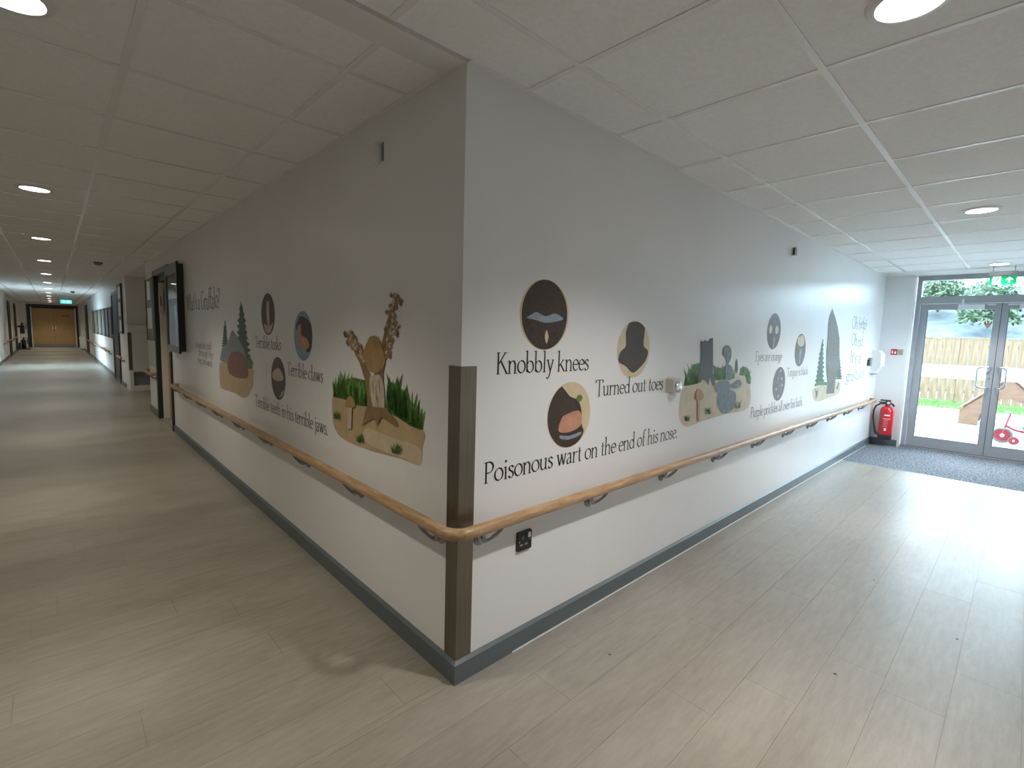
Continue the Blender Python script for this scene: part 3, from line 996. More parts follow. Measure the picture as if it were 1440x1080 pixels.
MB().box(-.18, .2, -.7, .7, 0, .03).build('tray', 'black', t)
MB().box(-.18, -.15, -.7, .7, .03, .3).build('back_plate', 'dark', t)
t = thing('wall_radiator_guard', 'low white vent box by the far tan doors', 'vent box', (-.10, 31.5, 0))
MB().box(-.06, .10, -.4, .4, .04, .62).build('casing', 'white2', t)
MB().box(-.066, -.06, -.3, .3, .12, .5).build('grille', 'dark', t)

# glazed opening in the outer wall (daylight across the long corridor)
wn_ = thing('window_1', 'tall glazed panels letting daylight across the long corridor', 'window', (W - T / 2, (WY0 + WY1) / 2, 0), kind='structure')
hl = (WY1 - WY0) / 2
MB().box(-.03, .03, -hl, hl, WZ0, WZ0 + .06).build('frame_sill', 'alu', wn_)
MB().box(-.03, .03, -hl, hl, WZ1 - .06, WZ1).build('frame_head', 'alu', wn_)
for k in range(4):
    yy = -hl + k * (2 * hl - .06) / 3
    MB().box(-.03, .03, yy, yy + .06, WZ0 + .06, WZ1 - .06).build('mullion', 'alu', wn_)
    if k < 3:
        MB().box(-.004, .004, yy + .06, yy + (2 * hl - .06) / 3, WZ0 + .06, WZ1 - .06).build('pane', 'glass', wn_)

wn_ = thing('added_window', 'unseen aluminium window added opposite the pictures to light the entrance corridor', 'window', ((BX0 + BX1) / 2, W - T / 2, 0), kind='structure')  # unseen window, added to bring daylight onto the walls by the doors
hl = (BX1 - BX0) / 2
MB().box(-hl, hl, -.03, .03, BZ0, BZ0 + .06).build('frame_sill', 'alu', wn_)
MB().box(-hl, hl, -.03, .03, BZ1 - .06, BZ1).build('frame_head', 'alu', wn_)
NP = 2
for k in range(NP + 1):
    xx = -hl + k * (2 * hl - .06) / NP
    MB().box(xx, xx + .06, -.03, .03, BZ0 + .06, BZ1 - .06).build('mullion', 'alu', wn_)
    if k < NP:
        MB().box(xx + .06, xx + (2 * hl - .06) / NP, -.004, .004, BZ0 + .06, BZ1 - .06).build('pane', 'glass', wn_)

# ------------------------------------------------------------------ outdoors
g = MB().prism([(XD + .1, -14), (13.9, -14), (13.9, 12), (XD + .1, 12)], -.06, -.01)
structure(g.build('pavement', 'paving'), 'pale paved yard outside the glazed doors', 'paving')
structure(MB().box(-30, XD + .1, -20, W - T, -.2, -.06).build('ground_side', 'paving'), 'pale ground beyond the wall opposite the pictures', 'ground')
structure(MB().box(-30, W - T, W - T, 50, -.2, -.06).build('ground', 'paving'), 'pale ground beyond the outer wall', 'ground')
t = tag(MB().box(12.6, 12.72, -12, 10, -.012, -.006).build('drain_channel', 'drain'), 'dark drainage line crossing the pale paving outside', 'drain')
t['kind'] = 'structure'
lawn = MB().box(13.9, 16.5, -14, 12, -.06, .0).build('lawn', 'grass')
structure(lawn, 'narrow lawn strip in front of the timber fence', 'lawn')
bl = MB()
for i in range(5200):
    x, y = random.uniform(13.95, 15.65), random.uniform(-5, 2.5)
    h = random.uniform(.04, .12)
    a = random.uniform(0, PI)
    dx, dy = math.cos(a) * .006, math.sin(a) * .006
    lx, ly = random.uniform(-.03, .03), random.uniform(-.03, .03)
    bl.add([(x - dx, y - dy, 0), (x + dx, y + dy, 0), (x + lx, y + ly, h)], [(0, 1, 2)])
o = bl.build('grass_blades', 'grass')
tag(o, 'bright green grass blades along the foot of the fence', 'grass', kind='stuff')
fe = thing('timber_fence', 'pale close-boarded timber fence behind the lawn outside', 'fence', (15.72, -1, 0))
bm_ = [MB().box(0, .022, 0, .165, 0.03, 1.64).mesh('board', M['fence'])]
for i in range(46):
    o = link('board', bm_[0], fe, (random.uniform(0, .006), -3.2 + i * .172, random.uniform(-.01, .006)))
for z in (.25, .85, 1.4):
    MB().box(.028, .07, -3.4, 4.9, z, z + .08).build('rail', 'fence', fe)
for i in range(5):
    MB().box(.03, .13, -3.3 + i * 2, -3.2 + i * 2, 0, 1.66).build('post', 'fence', fe)
MB().box(-.01, .05, -3.3, 4.8, 1.64, 1.67).build('capping', 'fence', fe)

# bank and greenery beyond the fence
bk = MB()
NX, NY = 14, 40
random.seed(3)
for i in range(NX + 1):
    for j in range(NY + 1):
        x = 16.6 + i * .6
        bk.v.append((x, -12 + j * .6, 0.2 + i * .26 + random.uniform(-.10, .10)))
for i in range(NX):
    for j in range(NY):
        a = i * (NY + 1) + j
        bk.f.append((a, a + NY + 1, a + NY + 2, a + 1))
structure(bk.build('bank', 'bank', None, True), 'pale stony bank rising behind the timber fence', 'bank')


def shrub(x, y, z, r, label, seed):
    rnd = random.Random(seed)
    t = thing('shrub', label, 'shrub', (x, y, z), 'shrubs on the bank behind the fence')
    lf = MB()
    for i in range(1500):
        a, b = rnd.uniform(0, 2 * PI), math.acos(rnd.uniform(-.3, 1))
        q = r * rnd.uniform(.45, 1.0)
        c = Vector((q * .55 * math.sin(b) * math.cos(a), q * .55 * math.sin(b) * math.sin(a), q * math.cos(b) * .8 + r * .25))
        d = Vector((rnd.uniform(-1, 1), rnd.uniform(-1, 1), rnd.uniform(-1, 1))).normalized() * .085
        e = d.orthogonal().normalized() * .045
        lf.add([c - d, c + e, c + d, c - e], [(0, 1, 2, 3)])
    o = lf.build('foliage', 'hedge', t)
    st = MB()
    for i in range(4):
        a = 2 * PI * i / 4
        st.tube([(0, 0, -.1), (r * .3 * math.cos(a), r * .3 * math.sin(a), r * .6)], .03, 6)
    st.build('stem', 'ply', t)


for i, (y, lab) in enumerate(((2.3, 'green shrub on the bank hidden left of the glazed doors'), (0.9, 'green shrub on the bank behind the left part of the left door pane'),
                              (-0.5, 'green shrub on the bank behind the meeting edge of the two glazed doors'), (-1.9, 'green shrub on the bank behind the right door pane'))):
    shrub(20.2 + 1.6 * (i % 2), y, 2.15 + .6 * (i % 2), 1.25 + .1 * (i % 3), lab, 40 + i)

# wooden play bridge
pb = thing('play_tunnel', 'brown wooden play tunnel with sloping sides and an arched opening', 'play tunnel', (11.2, -1.29, 0))


def tunnel_side(x):
    out = [(.62, 0.0), (.62, .25), (.02, .86), (-.02, .86), (-.62, .25), (-.62, 0.0)]
    arch = []
    for i in range(17):
        a = PI * i / 16
        arch.append((-.36 * math.cos(a), .02 + .50 * math.sin(a)))
    poly = out + [(-.36, 0.0)] + arch[1:-1] + [(.36, 0.0)]
    return MB().extrude([(x, p[0], p[1]) for p in poly], (.03, 0, 0)).build('side_panel', 'ply', pb)


tunnel_side(-.05)
tunnel_side(.75)
for s in (-1, 1):
    for i in range(7):
        f0, f1 = i / 7 + .006, (i + 1) / 7 - .006
        y0, z0 = s * (.64 - .62 * f0), .25 + .63 * f0
        y1, z1 = s * (.64 - .62 * f1), .25 + .63 * f1
        MB().extrude([(-.07, y0, z0), (-.07, y1, z1), (-.07, y1, z1 + .03), (-.07, y0, z0 + .03)], (.88, 0, 0)).build('step_board', 'ply', pb)

# red tricycle
tr = thing('tricycle', 'red childrens tricycle parked outside the glazed door', 'tricycle', (9.2, -1.30, 0))


def wheel(x, y, r, w_=.028):
    rx = Matrix.Rotation(PI / 2, 3, 'Y')
    ty = MB()
    pts = [(x, y + r * .86 * math.cos(2 * PI * i / 24), r + r * .86 * math.sin(2 * PI * i / 24)) for i in range(25)]
    ty.tube(pts, r * .14, 8, cap=False)
    wo = ty.build('wheel', 'rubber', tr, True)
    MB().lathe([(r * .80, -w_ / 3), (r * .80, w_ / 3)], 24, (x, y, r), rx).build('wheel_disc', 'trike', wo)
    MB().lathe([(r * .2, -w_ / 2 - .02), (r * .2, w_ / 2 + .02)], 12, (x, y, r), rx).build('hub', 'closer', wo)


wheel(0, 0, .118)
wheel(.18, -.50, .10)
wheel(-.18, -.50, .10)
wheel(-.06, -.125, .062)
MB().tube([(0, 0, .118), (0, -.018, .24), (0, -.03, .30), (0, -.06, .44)], .013, 8).build('fork', 'trike', tr, True)
MB().tube([(-.14, -.0, .47), (-.07, -.05, .475), (0, -.06, .45), (.07, -.05, .475), (.14, -.0, .47)], .010, 8).build('handlebar', 'rubber', tr, True)
MB().tube([(0, -.022, .27), (0, -.12, .215), (0, -.24, .19), (0, -.50, .17)], .017, 8).build('frame_tube', 'trike', tr, True)
MB().tube([(-.18, -.50, .10), (.18, -.50, .10)], .010, 8).build('axle', 'closer', tr, True)
MB().tube([(0, -.34, .18), (0, -.50, .10)], .012, 8).build('frame_stay', 'trike', tr, True)
MB().bbox(-.07, .07, -.42, -.20, .25, .285, .012, 'y').build('saddle', 'rubber', tr)
MB().tube([(0, -.31, .18), (0, -.31, .26)], .012, 8).build('saddle_post', 'trike', tr, True)
for s in (-1, 1):
    MB().box(s * .07 - .03, s * .07 + .03, -.035, .035, .165 - .05 * s, .18 - .05 * s).build('pedal', 'rubber', tr)


# ------------------------------------------------------------------ painted lettering (pen-stroke serif alphabet)
def cat_rom(pts, n=5):
    if len(pts) < 3:
        return pts
    P = [pts[0]] + list(pts) + [pts[-1]]
    out = []
    for i in range(1, len(P) - 2):
        p0, p1, p2, p3 = P[i - 1], P[i], P[i + 1], P[i + 2]
        for k in range(n):
            t = k / n
            out.append(tuple(0.5 * ((2 * p1[a]) + (-p0[a] + p2[a]) * t + (2 * p0[a] - 5 * p1[a] + 4 * p2[a] - p3[a]) * t * t +
                                    (-p0[a] + 3 * p1[a] - 3 * p2[a] + p3[a]) * t ** 3) for a in (0, 1)))
    out.append(pts[-1])
    return out


def el(cx, cy, rx, ry, a0, a1, n=18):
    return [(cx + rx * math.cos(math.radians(a0 + (a1 - a0) * i / n)), cy + ry * math.sin(math.radians(a0 + (a1 - a0) * i / n))) for i in range(n + 1)]


XH, CH, AH, DS = 1.0, 1.62, 1.78, -0.62


def sf(x, y, w=.17):            # foot or head serif
    return ('s', [(x - w, y), (x + w, y)])


def fg(x, y):                   # slanted head of a stem
    return ('s', [(x - .20, y - .10), (x, y)])


def ln(*p):
    return ('p', list(p))


def cv(*p):
    return ('p', cat_rom(list(p)))


bowl_o = ('p', el(.46, .5, .40, .48, 0, 360, 28))
G = {
    'a': (.80, [cv((.12, .82), (.30, .98), (.50, .92), (.56, .68), (.56, .2)), ln((.56, .25), (.62, .04), (.76, .06)), cv((.56, .60), (.30, .52), (.10, .32), (.14, .06), (.34, .02), (.56, .22))]),
    'b': (.98, [ln((.16, AH), (.16, .06)), fg(.16, AH), ('p', el(.50, .48, .36, .46, 160, -160, 24))]),
    'c': (.78, [('p', el(.46, .5, .38, .48, 48, 312, 22))]),
    'd': (.98, [ln((.80, AH), (.80, .06)), fg(.80, AH), sf(.84, .02, .11), ('p', el(.46, .48, .36, .46, 20, 340, 24))]),
    'e': (.82, [ln((.10, .56), (.74, .56)), ('p', el(.44, .5, .36, .48, 8, 316, 24))]),
    'f': (.58, [cv((.62, 1.62), (.48, 1.74), (.30, 1.60), (.26, 1.2)), ln((.26, 1.25), (.26, 0)), sf(.28, 0), ('s', [(.04, .95), (.54, .95)])]),
    'g': (.86, [('p', el(.40, .66, .29, .30, 0, 360, 22)), cv((.62, .88), (.74, .98), (.86, .95)), cv((.26, .40), (.16, .22), (.30, .12), (.62, .06), (.78, -.14), (.62, -.44), (.34, -.50), (.08, -.34), (.14, -.10), (.32, .06))]),
    'h': (1.02, [ln((.18, AH), (.18, 0)), fg(.18, AH), sf(.18, 0), cv((.18, .68), (.40, .94), (.64, .94), (.78, .70), (.78, .3)), ln((.78, .4), (.78, 0)), sf(.80, 0)]),
    'i': (.48, [ln((.24, XH), (.24, 0)), fg(.24, XH), sf(.24, 0), ('d', (.24, 1.42))]),
    'j': (.46, [cv((.28, XH), (.28, .2), (.26, -.30), (.02, -.56)), fg(.28, XH), ('d', (.28, 1.42))]),
    'k': (.98, [ln((.18, AH), (.18, 0)), fg(.18, AH), sf(.18, 0), ln((.22, .46), (.72, .96)), sf(.72, .97, .15), ln((.40, .60), (.86, .02)), sf(.88, 0, .13)]),
    'l': (.46, [ln((.22, AH), (.22, 0)), fg(.22, AH), sf(.22, 0)]),
    'm': (1.50, [ln((.18, XH), (.18, 0)), fg(.18, XH), sf(.18, 0), cv((.18, .68), (.36, .94), (.58, .94), (.72, .70), (.72, .3)), ln((.72, .4), (.72, 0)), sf(.72, 0), cv((.72, .68), (.90, .94), (1.12, .94), (1.26, .70), (1.26, .3)), ln((1.26, .4), (1.26, 0)), sf(1.28, 0)]),
    'n': (1.00, [ln((.18, XH), (.18, 0)), fg(.18, XH), sf(.18, 0), cv((.18, .68), (.40, .94), (.64, .94), (.78, .70), (.78, .3)), ln((.78, .4), (.78, 0)), sf(.80, 0)]),
    'o': (.92, [bowl_o]),
    'p': (.98, [ln((.18, XH), (.18, DS)), fg(.18, XH), sf(.20, DS), ('p', el(.52, .48, .36, .46, 160, -160, 24))]),
    'r': (.70, [ln((.18, XH), (.18, 0)), fg(.18, XH), sf(.20, 0), cv((.18, .66), (.34, .90), (.50, .96), (.62, .88))]),
    's': (.66, [cv((.56, .80), (.42, .96), (.20, .92), (.12, .74), (.26, .58), (.46, .46), (.56, .26), (.44, .05), (.22, .02), (.08, .18))]),
    't': (.58, [cv((.26, 1.30), (.26, .9), (.26, .22), (.34, .02), (.54, .08)), ('s', [(.04, .95), (.52, .95)])]),
    'u': (1.00, [cv((.18, XH), (.18, .6), (.20, .24), (.34, .03), (.58, .06), (.76, .30)), fg(.18, XH), ln((.76, XH), (.76, .04)), fg(.76, XH), sf(.84, .01, .10)]),
    'v': (.88, [ln((.14, .98), (.46, .02)), ln((.46, .02), (.74, .98)), sf(.14, 1.0, .16), sf(.76, 1.0, .13)]),
    'w': (1.26, [ln((.12, .98), (.38, .02)), ln((.38, .02), (.64, .90)), ln((.60, .98), (.88, .02)), ln((.88, .02), (1.12, .98)), sf(.12, 1.0, .15), sf(1.12, 1.0, .13), sf(.60, 1.0, .12)]),
    'y': (.90, [ln((.16, .98), (.48, .04)), cv((.78, .98), (.48, .04), (.34, -.40), (.18, -.56), (.04, -.46)), sf(.16, 1.0, .16), sf(.78, 1.0, .13)]),
    'A': (1.2, [ln((.60, CH), (.14, 0)), ln((.60, CH), (1.06, 0)), sf(.14, 0), sf(1.06, 0), ln((.30, .55), (.90, .55))]),
    'E': (1.08, [ln((.24, CH), (.24, 0)), ('s', [(.08, CH), (.92, CH)]), ('s', [(.24, .84), (.76, .84)]), ('s', [(.08, 0), (.98, 0)]), ln((.92, CH), (.94, 1.38)), ln((.98, 0), (1.0, .26))]),
    'G': (1.42, [('p', el(.74, .80, .60, .82, 48, 330, 26)), ln((1.24, .70), (1.24, .14)), sf(1.20, .72, .2)]),
    'I': (.56, [ln((.28, CH), (.28, 0)), sf(.28, 0), sf(.28, CH)]),
    'K': (1.24, [ln((.26, CH), (.26, 0)), sf(.26, 0), sf(.26, CH), ln((.28, .72), (.96, CH)), sf(.98, CH, .18), ln((.52, .98), (1.14, .02)), sf(1.16, 0, .15)]),
    'O': (1.46, [('p', el(.73, .80, .62, .82, 0, 360, 32))]),
    'P': (1.06, [ln((.26, CH), (.26, 0)), sf(.26, 0), sf(.22, CH), cv((.26, 1.60), (.66, 1.60), (.92, 1.34), (.90, 1.04), (.66, .80), (.28, .78))]),
    'T': (1.12, [ln((.56, CH), (.56, 0)), sf(.56, 0), ('s', [(.04, CH), (1.08, CH)]), ln((.04, CH), (.02, 1.34)), ln((1.08, CH), (1.10, 1.34))]),
    'W': (1.86, [ln((.16, CH), (.54, .02)), ln((.54, .02), (.94, CH)), ln((.94, CH), (1.32, .02)), ln((1.32, .02), (1.70, CH)), sf(.16, CH, .18), sf(1.70, CH, .16), sf(.94, CH, .12)]),
    '.': (.40, [('d', (.18, .07))]),
    "'": (.30, [ln((.17, CH + .05), (.12, CH - .32))]),
    '!': (.46, [ln((.23, CH), (.23, .48)), ('d', (.23, .07))]),
    '?': (.84, [cv((.10, 1.34), (.24, 1.60), (.54, 1.58), (.68, 1.30), (.52, .98), (.36, .76), (.34, .46)), ('d', (.34, .07))]),
}
NIB = math.radians(22)


def ribbon(mb, pts, wmax, wmin, fixed=None):
    n = len(pts)
    closed = n > 3 and math.hypot(pts[0][0] - pts[-1][0], pts[0][1] - pts[-1][1]) < 1e-6
    L_, R_ = [], []
    for i, p in enumerate(pts):
        a = pts[i - 1] if i > 0 else (pts[-2] if closed else pts[0])
        b = pts[i + 1] if i < n - 1 else (pts[1] if closed else pts[-1])
        tx, ty = b[0] - a[0], b[1] - a[1]
        q = math.hypot(tx, ty) or 1
        tx, ty = tx / q, ty / q
        h = .5 * (fixed or (wmin + (wmax - wmin) * abs(math.sin(math.atan2(ty, tx) - NIB))))
        L_.append((p[0] - ty * h, p[1] + tx * h))
        R_.append((p[0] + ty * h, p[1] - tx * h))
    vs = [(x, y, 0) for x, y in L_] + [(x, y, 0) for x, y in R_]
    mb.add(vs, [(n + i, n + i + 1, i + 1, i) for i in range(n - 1)])


GM = {}


def glyph(ch, m):
    key = (ch, m)
    if key not in GM:
        b = MB()
        for kind, d in G[ch][1]:
            if kind == 'p':
                ribbon(b, d, .165, .055)
            elif kind == 's':
                ribbon(b, d, .1, .06, fixed=.062)
            else:
                b.add([(d[0] + .11 * math.cos(2 * PI * i / 12), d[1] + .11 * math.sin(2 * PI * i / 12), 0) for i in range(12)], [tuple(range(12))])
        GM[key] = b.mesh('letter', M[m])
    return GM[key]


def wall_frame(wall):
    """4x4 turning (right, up, out) on a wall into the world"""
    if wall == 'R':
        return Matrix(((1, 0, 0, 0), (0, 0, -1, 0), (0, 1, 0, 0), (0, 0, 0, 1)))
    return Matrix(((0, 0, -1, 0), (-1, 0, 0, 0), (0, 1, 0, 0), (0, 0, 0, 1)))


def lettering(text, wall, u0, u1, z0, xh, label, m='ink', z1=None, wob=0.0, off=.0008):
    """text from u0 to u1 along the wall, baseline z0 (to z1), x-height xh metres"""
    tot = 0
    for c in text:
        tot += .46 if c == ' ' else G[c][0]
    sx = (u1 - u0) / tot
    t = thing('painted_lettering', label, 'lettering')
    fm = wall_frame(wall)
    t.matrix_world = fm @ Matrix.Translation((u0, z0, off))
    x = 0
    rnd = random.Random(len(text))
    for c in text:
        if c == ' ':
            x += .46
            continue
        o = link('letter', glyph(c, m), t)
        dz = ((z1 - z0) if z1 is not None else 0) * x / tot
        o.location = (x * sx, dz + rnd.uniform(-wob, wob), 0)
        o.scale = (sx, xh * (1 + rnd.uniform(-wob, wob) * 2), 1)
        x += G[c][0]
    return t


lettering('Knobbly knees', 'R', .172, .775, 1.240, .053, 'black painted words reading Knobbly knees below the largest brown medallion')
lettering('Turned out toes', 'R', .838, 1.490, 1.106, .050, 'black painted words reading Turned out toes left of the door holder')
lettering('Poisonous wart on the end of his nose.', 'R', .122, 1.705, .797, .053, 'long black painted line reading Poisonous wart on the end of his nose', z1=.790)
lettering('Eyes are orange', 'R', 2.87, 3.47, 1.248, .048, 'painted words under the upper medallion near the glazed doors, paled in colour for glare', 'ink3')  # black words; the glare over them is put into the grey ink
lettering('Tongue is black', 'R', 3.63, 4.23, 1.100, .048, 'painted words under the small rightmost medallion, paled in colour for glare', 'ink3')  # glare painted in here too, as grey instead of black
lettering('Purple prickles all over his back.', 'R', 2.86, 4.16, .800, .052, 'painted line reading Purple prickles all over his back above the handrail', 'ink2')
ttl = ['Oh help!', 'Oh no!', "It's a", 'gruffalo!']
for i, s_ in enumerate(ttl):
    ua, ub = [(5.75, 6.50), (5.80, 6.40), (5.80, 6.36), (5.72, 6.62)][i]
    lettering(s_, 'R', ua, ub, 1.60 - .21 * i, .085, ['topmost line', 'second line', 'third line', 'lowest line'][i] + ' of the large sketchy lettering near the glazed doors', 'ink3', wob=.012)
lettering('Terrible tusks', 'L', -2.56, -1.985, 1.248, .052, 'black painted words reading Terrible tusks under the upper left dark medallion')
lettering('Terrible claws', 'L', -1.875, -1.290, 1.093, .052, 'black painted words reading Terrible claws under the blue medallion')
lettering('Terrible teeth in his terrible jaws.', 'L', -2.59, -1.225, .797, .053, 'long black painted line reading Terrible teeth in his terrible jaws')
lettering("What's a", 'L', -5.10, -4.42, 1.565, .10, 'first words of the large sketchy title beside the noticeboard', 'ink2', wob=.010)
lettering('Gruffalo?', 'L', -4.36, -3.58, 1.565, .11, 'large sketchy title word with a question mark beside the noticeboard', 'ink2', wob=.010)
lettering('A mouse took a stroll', 'L', -4.70, -3.98, 1.165, .045, 'first line of the small painted paragraph near the conifer picture', 'ink3')
lettering('through the', 'L', -4.55, -3.92, 1.085, .045, 'middle line of the small painted paragraph near the conifer picture', 'ink3')
lettering('deep dark wood.', 'L', -4.60, -3.95, 1.000, .045, 'bottom line of the small painted paragraph near the conifer picture', 'ink3')

# ------------------------------------------------------------------ painted pictures (plain stand-ins, flat paint on the wall)
PM = {}


def paint(name, col, var=.14, scale=14, stretch=(1, 1, 1)):
    if name not in PM:
        PM[name] = mat('paint_' + name, col, rough=.36, spec=.5, var=var, scale=scale, stretch=stretch)
    return PM[name]


paint('sand', (.50, .37, .20), .12, 6)
paint('sand_light', (.60, .50, .34), .1, 8)
paint('leaf', (.045, .17, .02), .3, 20)
paint('leaf_light', (.12, .30, .04), .3, 20)
paint('pine', (.012, .075, .035), .3, 20)
paint('bark', (.25, .15, .065), .2, 18, (1, 1, .3))
paint('tan', (.40, .24, .09), .2, 18)
paint('pale', (.55, .46, .36), .12, 24)
paint('dark', (.020, .015, .012), .2, 20)
paint('brown', (.050, .028, .016), .35, 18, (3, 3, .6))
paint('rust', (.20, .055, .018), .2, 12)
paint('cream', (.66, .54, .33), .06, 10)
paint('slate', (.20, .23, .26), .2, 16)
paint('stone', (.12, .15, .16), .3, 22)
paint('bluegrey', (.28, .33, .40), .15, 14)
paint('sky', (.16, .36, .50), .08, 10)
paint('salmon', (.55, .27, .17), .15, 12)
paint('olive', (.12, .20, .04), .2, 12)
paint('taupe', (.11, .085, .075), .3, 18)
paint('offwhite', (.72, .71, .66), .03, 10)
paint('stump', (.045, .035, .035), .3, 18, (3, 3, .6))


class Picture:
    def __init__(self, wall, label, px):
        self.wall, self.px = wall, px
        self.fn = wr if wall == 'R' else wl
        self.c = self.fn(*px)
        self.t = thing('painted_picture', label, 'painting')
        self.t.matrix_world = wall_frame(wall) @ Matrix.Translation((self.c[0], self.c[1], 0))
        self.k = 0

    def P(self, pts):
        return [(a - self.c[0], b - self.c[1]) for a, b in (self.fn(*p) for p in pts)]

    def part(self, name, m, polys, smooth=True, wall_pts=False):
        self.k += 1
        b = MB()
        z = .0004 + .00035 * self.k
        for pts in polys:
            q = pts if wall_pts else self.P(pts)
            # outline must run anticlockwise
            ar = sum(q[i][0] * q[(i + 1) % len(q)][1] - q[(i + 1) % len(q)][0] * q[i][1] for i in range(len(q)))
            if ar < 0:
                q = q[::-1]
            b.add([(x, y, z) for x, y in q], [tuple(range(len(q)))])
        return b.build(name, PM[m], self.t)

    def blob(self, name, m, pts):
        loop = list(pts) + [pts[0], pts[1], pts[2]]
        sm = cat_rom(loop, 4)[4:-8]
        return self.part(name, m, [sm])

    def grass(self, name, m, line, hpx, n, seed, lean=.25):
        """blades growing from a base line (pixels); height hpx"""
        rnd = random.Random(seed)
        polys = []
        base = []
        for i in range(n):
            f = (i + rnd.random()) / n * (len(line) - 1)
            k = min(int(f), len(line) - 2)
            g_ = f - k
            x = line[k][0] + (line[k + 1][0] - line[k][0]) * g_
            y = line[k][1] + (line[k + 1][1] - line[k][1]) * g_
            e = 1 - .45 * abs(2 * (i / n) - 1) ** 2
            h = hpx * e * rnd.uniform(.6, 1.08)
            w_ = max(hpx * .055, .7)
            dx = rnd.uniform(-lean, lean) * h
            polys.append([(x - w_, y + 1), (x + w_, y + 1), (x + dx * .55 + w_ * .7, y - h * .6), (x + dx, y - h), (x + dx * .45 - w_ * .7, y - h * .55)])
        o = self.part(name, m, polys)
        return o

    def conifer(self, name, m, top, bot, halfw, seed):
        rnd = random.Random(seed)
        n = 11
        left, right = [], []
        for i in range(n):
            f = i / (n - 1)
            y = top[1] + (bot[1] - top[1]) * f
            xc = top[0] + (bot[0] - top[0]) * f
            w_ = halfw * (f ** .75) * (1 if f < .8 else 1.0)
            left += [(xc - w_ * .62, y - .2), (xc - w_ - rnd.uniform(0, .2) * halfw, y + (bot[1] - top[1]) * .045)]
            right += [(xc + w_ * .62, y - .2), (xc + w_ + rnd.uniform(0, .2) * halfw, y + (bot[1] - top[1]) * .045)]
        return self.part(name, m, [[top] + right + left[::-1]])


def Z3(pts):
    return [(340 + x / 3.6, 380 + y / 3.6) for x, y in pts]


# --- bird-sized tree among grass (long corridor wall, nearest the corner)
p = Picture('L', 'painted brown and tan tree with two raised limbs between green grass clumps on sand', (540, 560))
p.blob('sand_ground', 'sand', Z3([(465, 642), (520, 655), (610, 690), (740, 712), (850, 775), (928, 825), (918, 900), (902, 985), (800, 955), (650, 915), (520, 860), (472, 800), (460, 720)]))
p.blob('sand_pale_patch', 'sand_light', Z3([(640, 800), (760, 850), (900, 900), (905, 990), (820, 955), (700, 910), (620, 860)]))  # paler area of the painted sand
p.part('grass_base', 'leaf', [Z3([(470, 615), (500, 570), (560, 545), (630, 560), (668, 600), (668, 692), (600, 682), (520, 648), (472, 636)])])
p.grass('grass_clump', 'leaf_light', Z3([(472, 640), (520, 650), (600, 684), (668, 694)]), 40, 60, 3)
p.part('grass_base', 'leaf', [Z3([(742, 560), (800, 590), (860, 670), (920, 770), (905, 806), (850, 780), (760, 725)])])
p.grass('grass_clump', 'leaf_light', Z3([(745, 712), (800, 745), (860, 785), (912, 806)]), 46, 60, 5)
p.grass('grass_clump', 'leaf', Z3([(742, 690), (790, 735), (850, 770)]), 56, 34, 6)
p.part('limb', 'bark', [Z3([(640, 640), (628, 560), (600, 470), (560, 390), (556, 350), (572, 370), (612, 440), (650, 520), (668, 560), (690, 480), (712, 380), (736, 270), (764, 180), (772, 190), (752, 300), (738, 420), (722, 520), (722, 640), (740, 740), (640, 738)])])
rl = random.Random(5)
for nm, (x0, y0), (x1, y1), wd in (('foliage', (545, 318), (628, 470), 34), ('foliage', (786, 130), (742, 440), 40)):
    lo, li, lw = [], [], []
    for i in range(30):
        f = i / 29
        cx_, cy_ = x0 + (x1 - x0) * f, y0 + (y1 - y0) * f
        for tgt, k in ((lo, 1.0), (li, .7), (lw, .35)):
            dx = rl.uniform(-1, 1) * wd * (.25 + .75 * math.sin(PI * min(1, f * .75 + .18)))
            if tgt is lw and i % 3:
                continue
            a_ = rl.uniform(-.7, .7) + PI / 2
            r1, r2 = 15, 8
            tgt.append([(cx_ + dx * k + r1 * math.cos(a_), cy_ + r1 * math.sin(a_)), (cx_ + dx * k - r2 * math.sin(a_), cy_ + r2 * math.cos(a_)),
                        (cx_ + dx * k - r1 * math.cos(a_), cy_ - r1 * math.sin(a_)), (cx_ + dx * k + r2 * math.sin(a_), cy_ - r2 * math.cos(a_))])
    for m_, q_ in (('bark', lo), ('tan', li), ('pale', lw)):
        o = p.part(nm, m_, [Z3(q) for q in q_])
        o['kind'] = 'stuff'
p.blob('crown', 'tan', Z3([(622, 410), (650, 345), (690, 340), (720, 400), (732, 470), (700, 520), (650, 510), (628, 460)]))
p.blob('bark_patch', 'pale', Z3([(655, 540), (700, 530), (722, 570), (730, 660), (722, 715), (680, 710), (660, 640)]))
o = p.part('bark_lines', 'bark', [Z3([(x, y), (x + 4, y), (x + 8, y + 70), (x + 5, y + 70)]) for x, y in ((668, 560), (684, 590), (700, 555), (692, 640))])
o['kind'] = 'stuff'
p.part('root', 'bark', [Z3([(640, 690), (740, 700), (790, 770), (800, 800), (760, 775), (715, 745), (690, 790), (680, 750), (640, 770), (615, 790)])])
p.part('mushroom_stem', 'pale', [Z3([(546, 690), (566, 690), (562, 805), (542, 805)])])
p.blob('mushroom_cap', 'tan', Z3([(530, 690), (540, 652), (560, 640), (578, 660), (582, 692), (556, 698)]))
for (x, y, s, k) in ((490, 748, 46, 1), (608, 866, 50, 2), (788, 922, 54, 3)):
    p.grass('grass_tuft', 'leaf', Z3([(x - 16, y), (x + 16, y + 4)]), s / 3.6, 12, k, .7)


def Z2(pts):
    return [(200 + x / 3.859, 340 + y / 3.857) for x, y in pts]


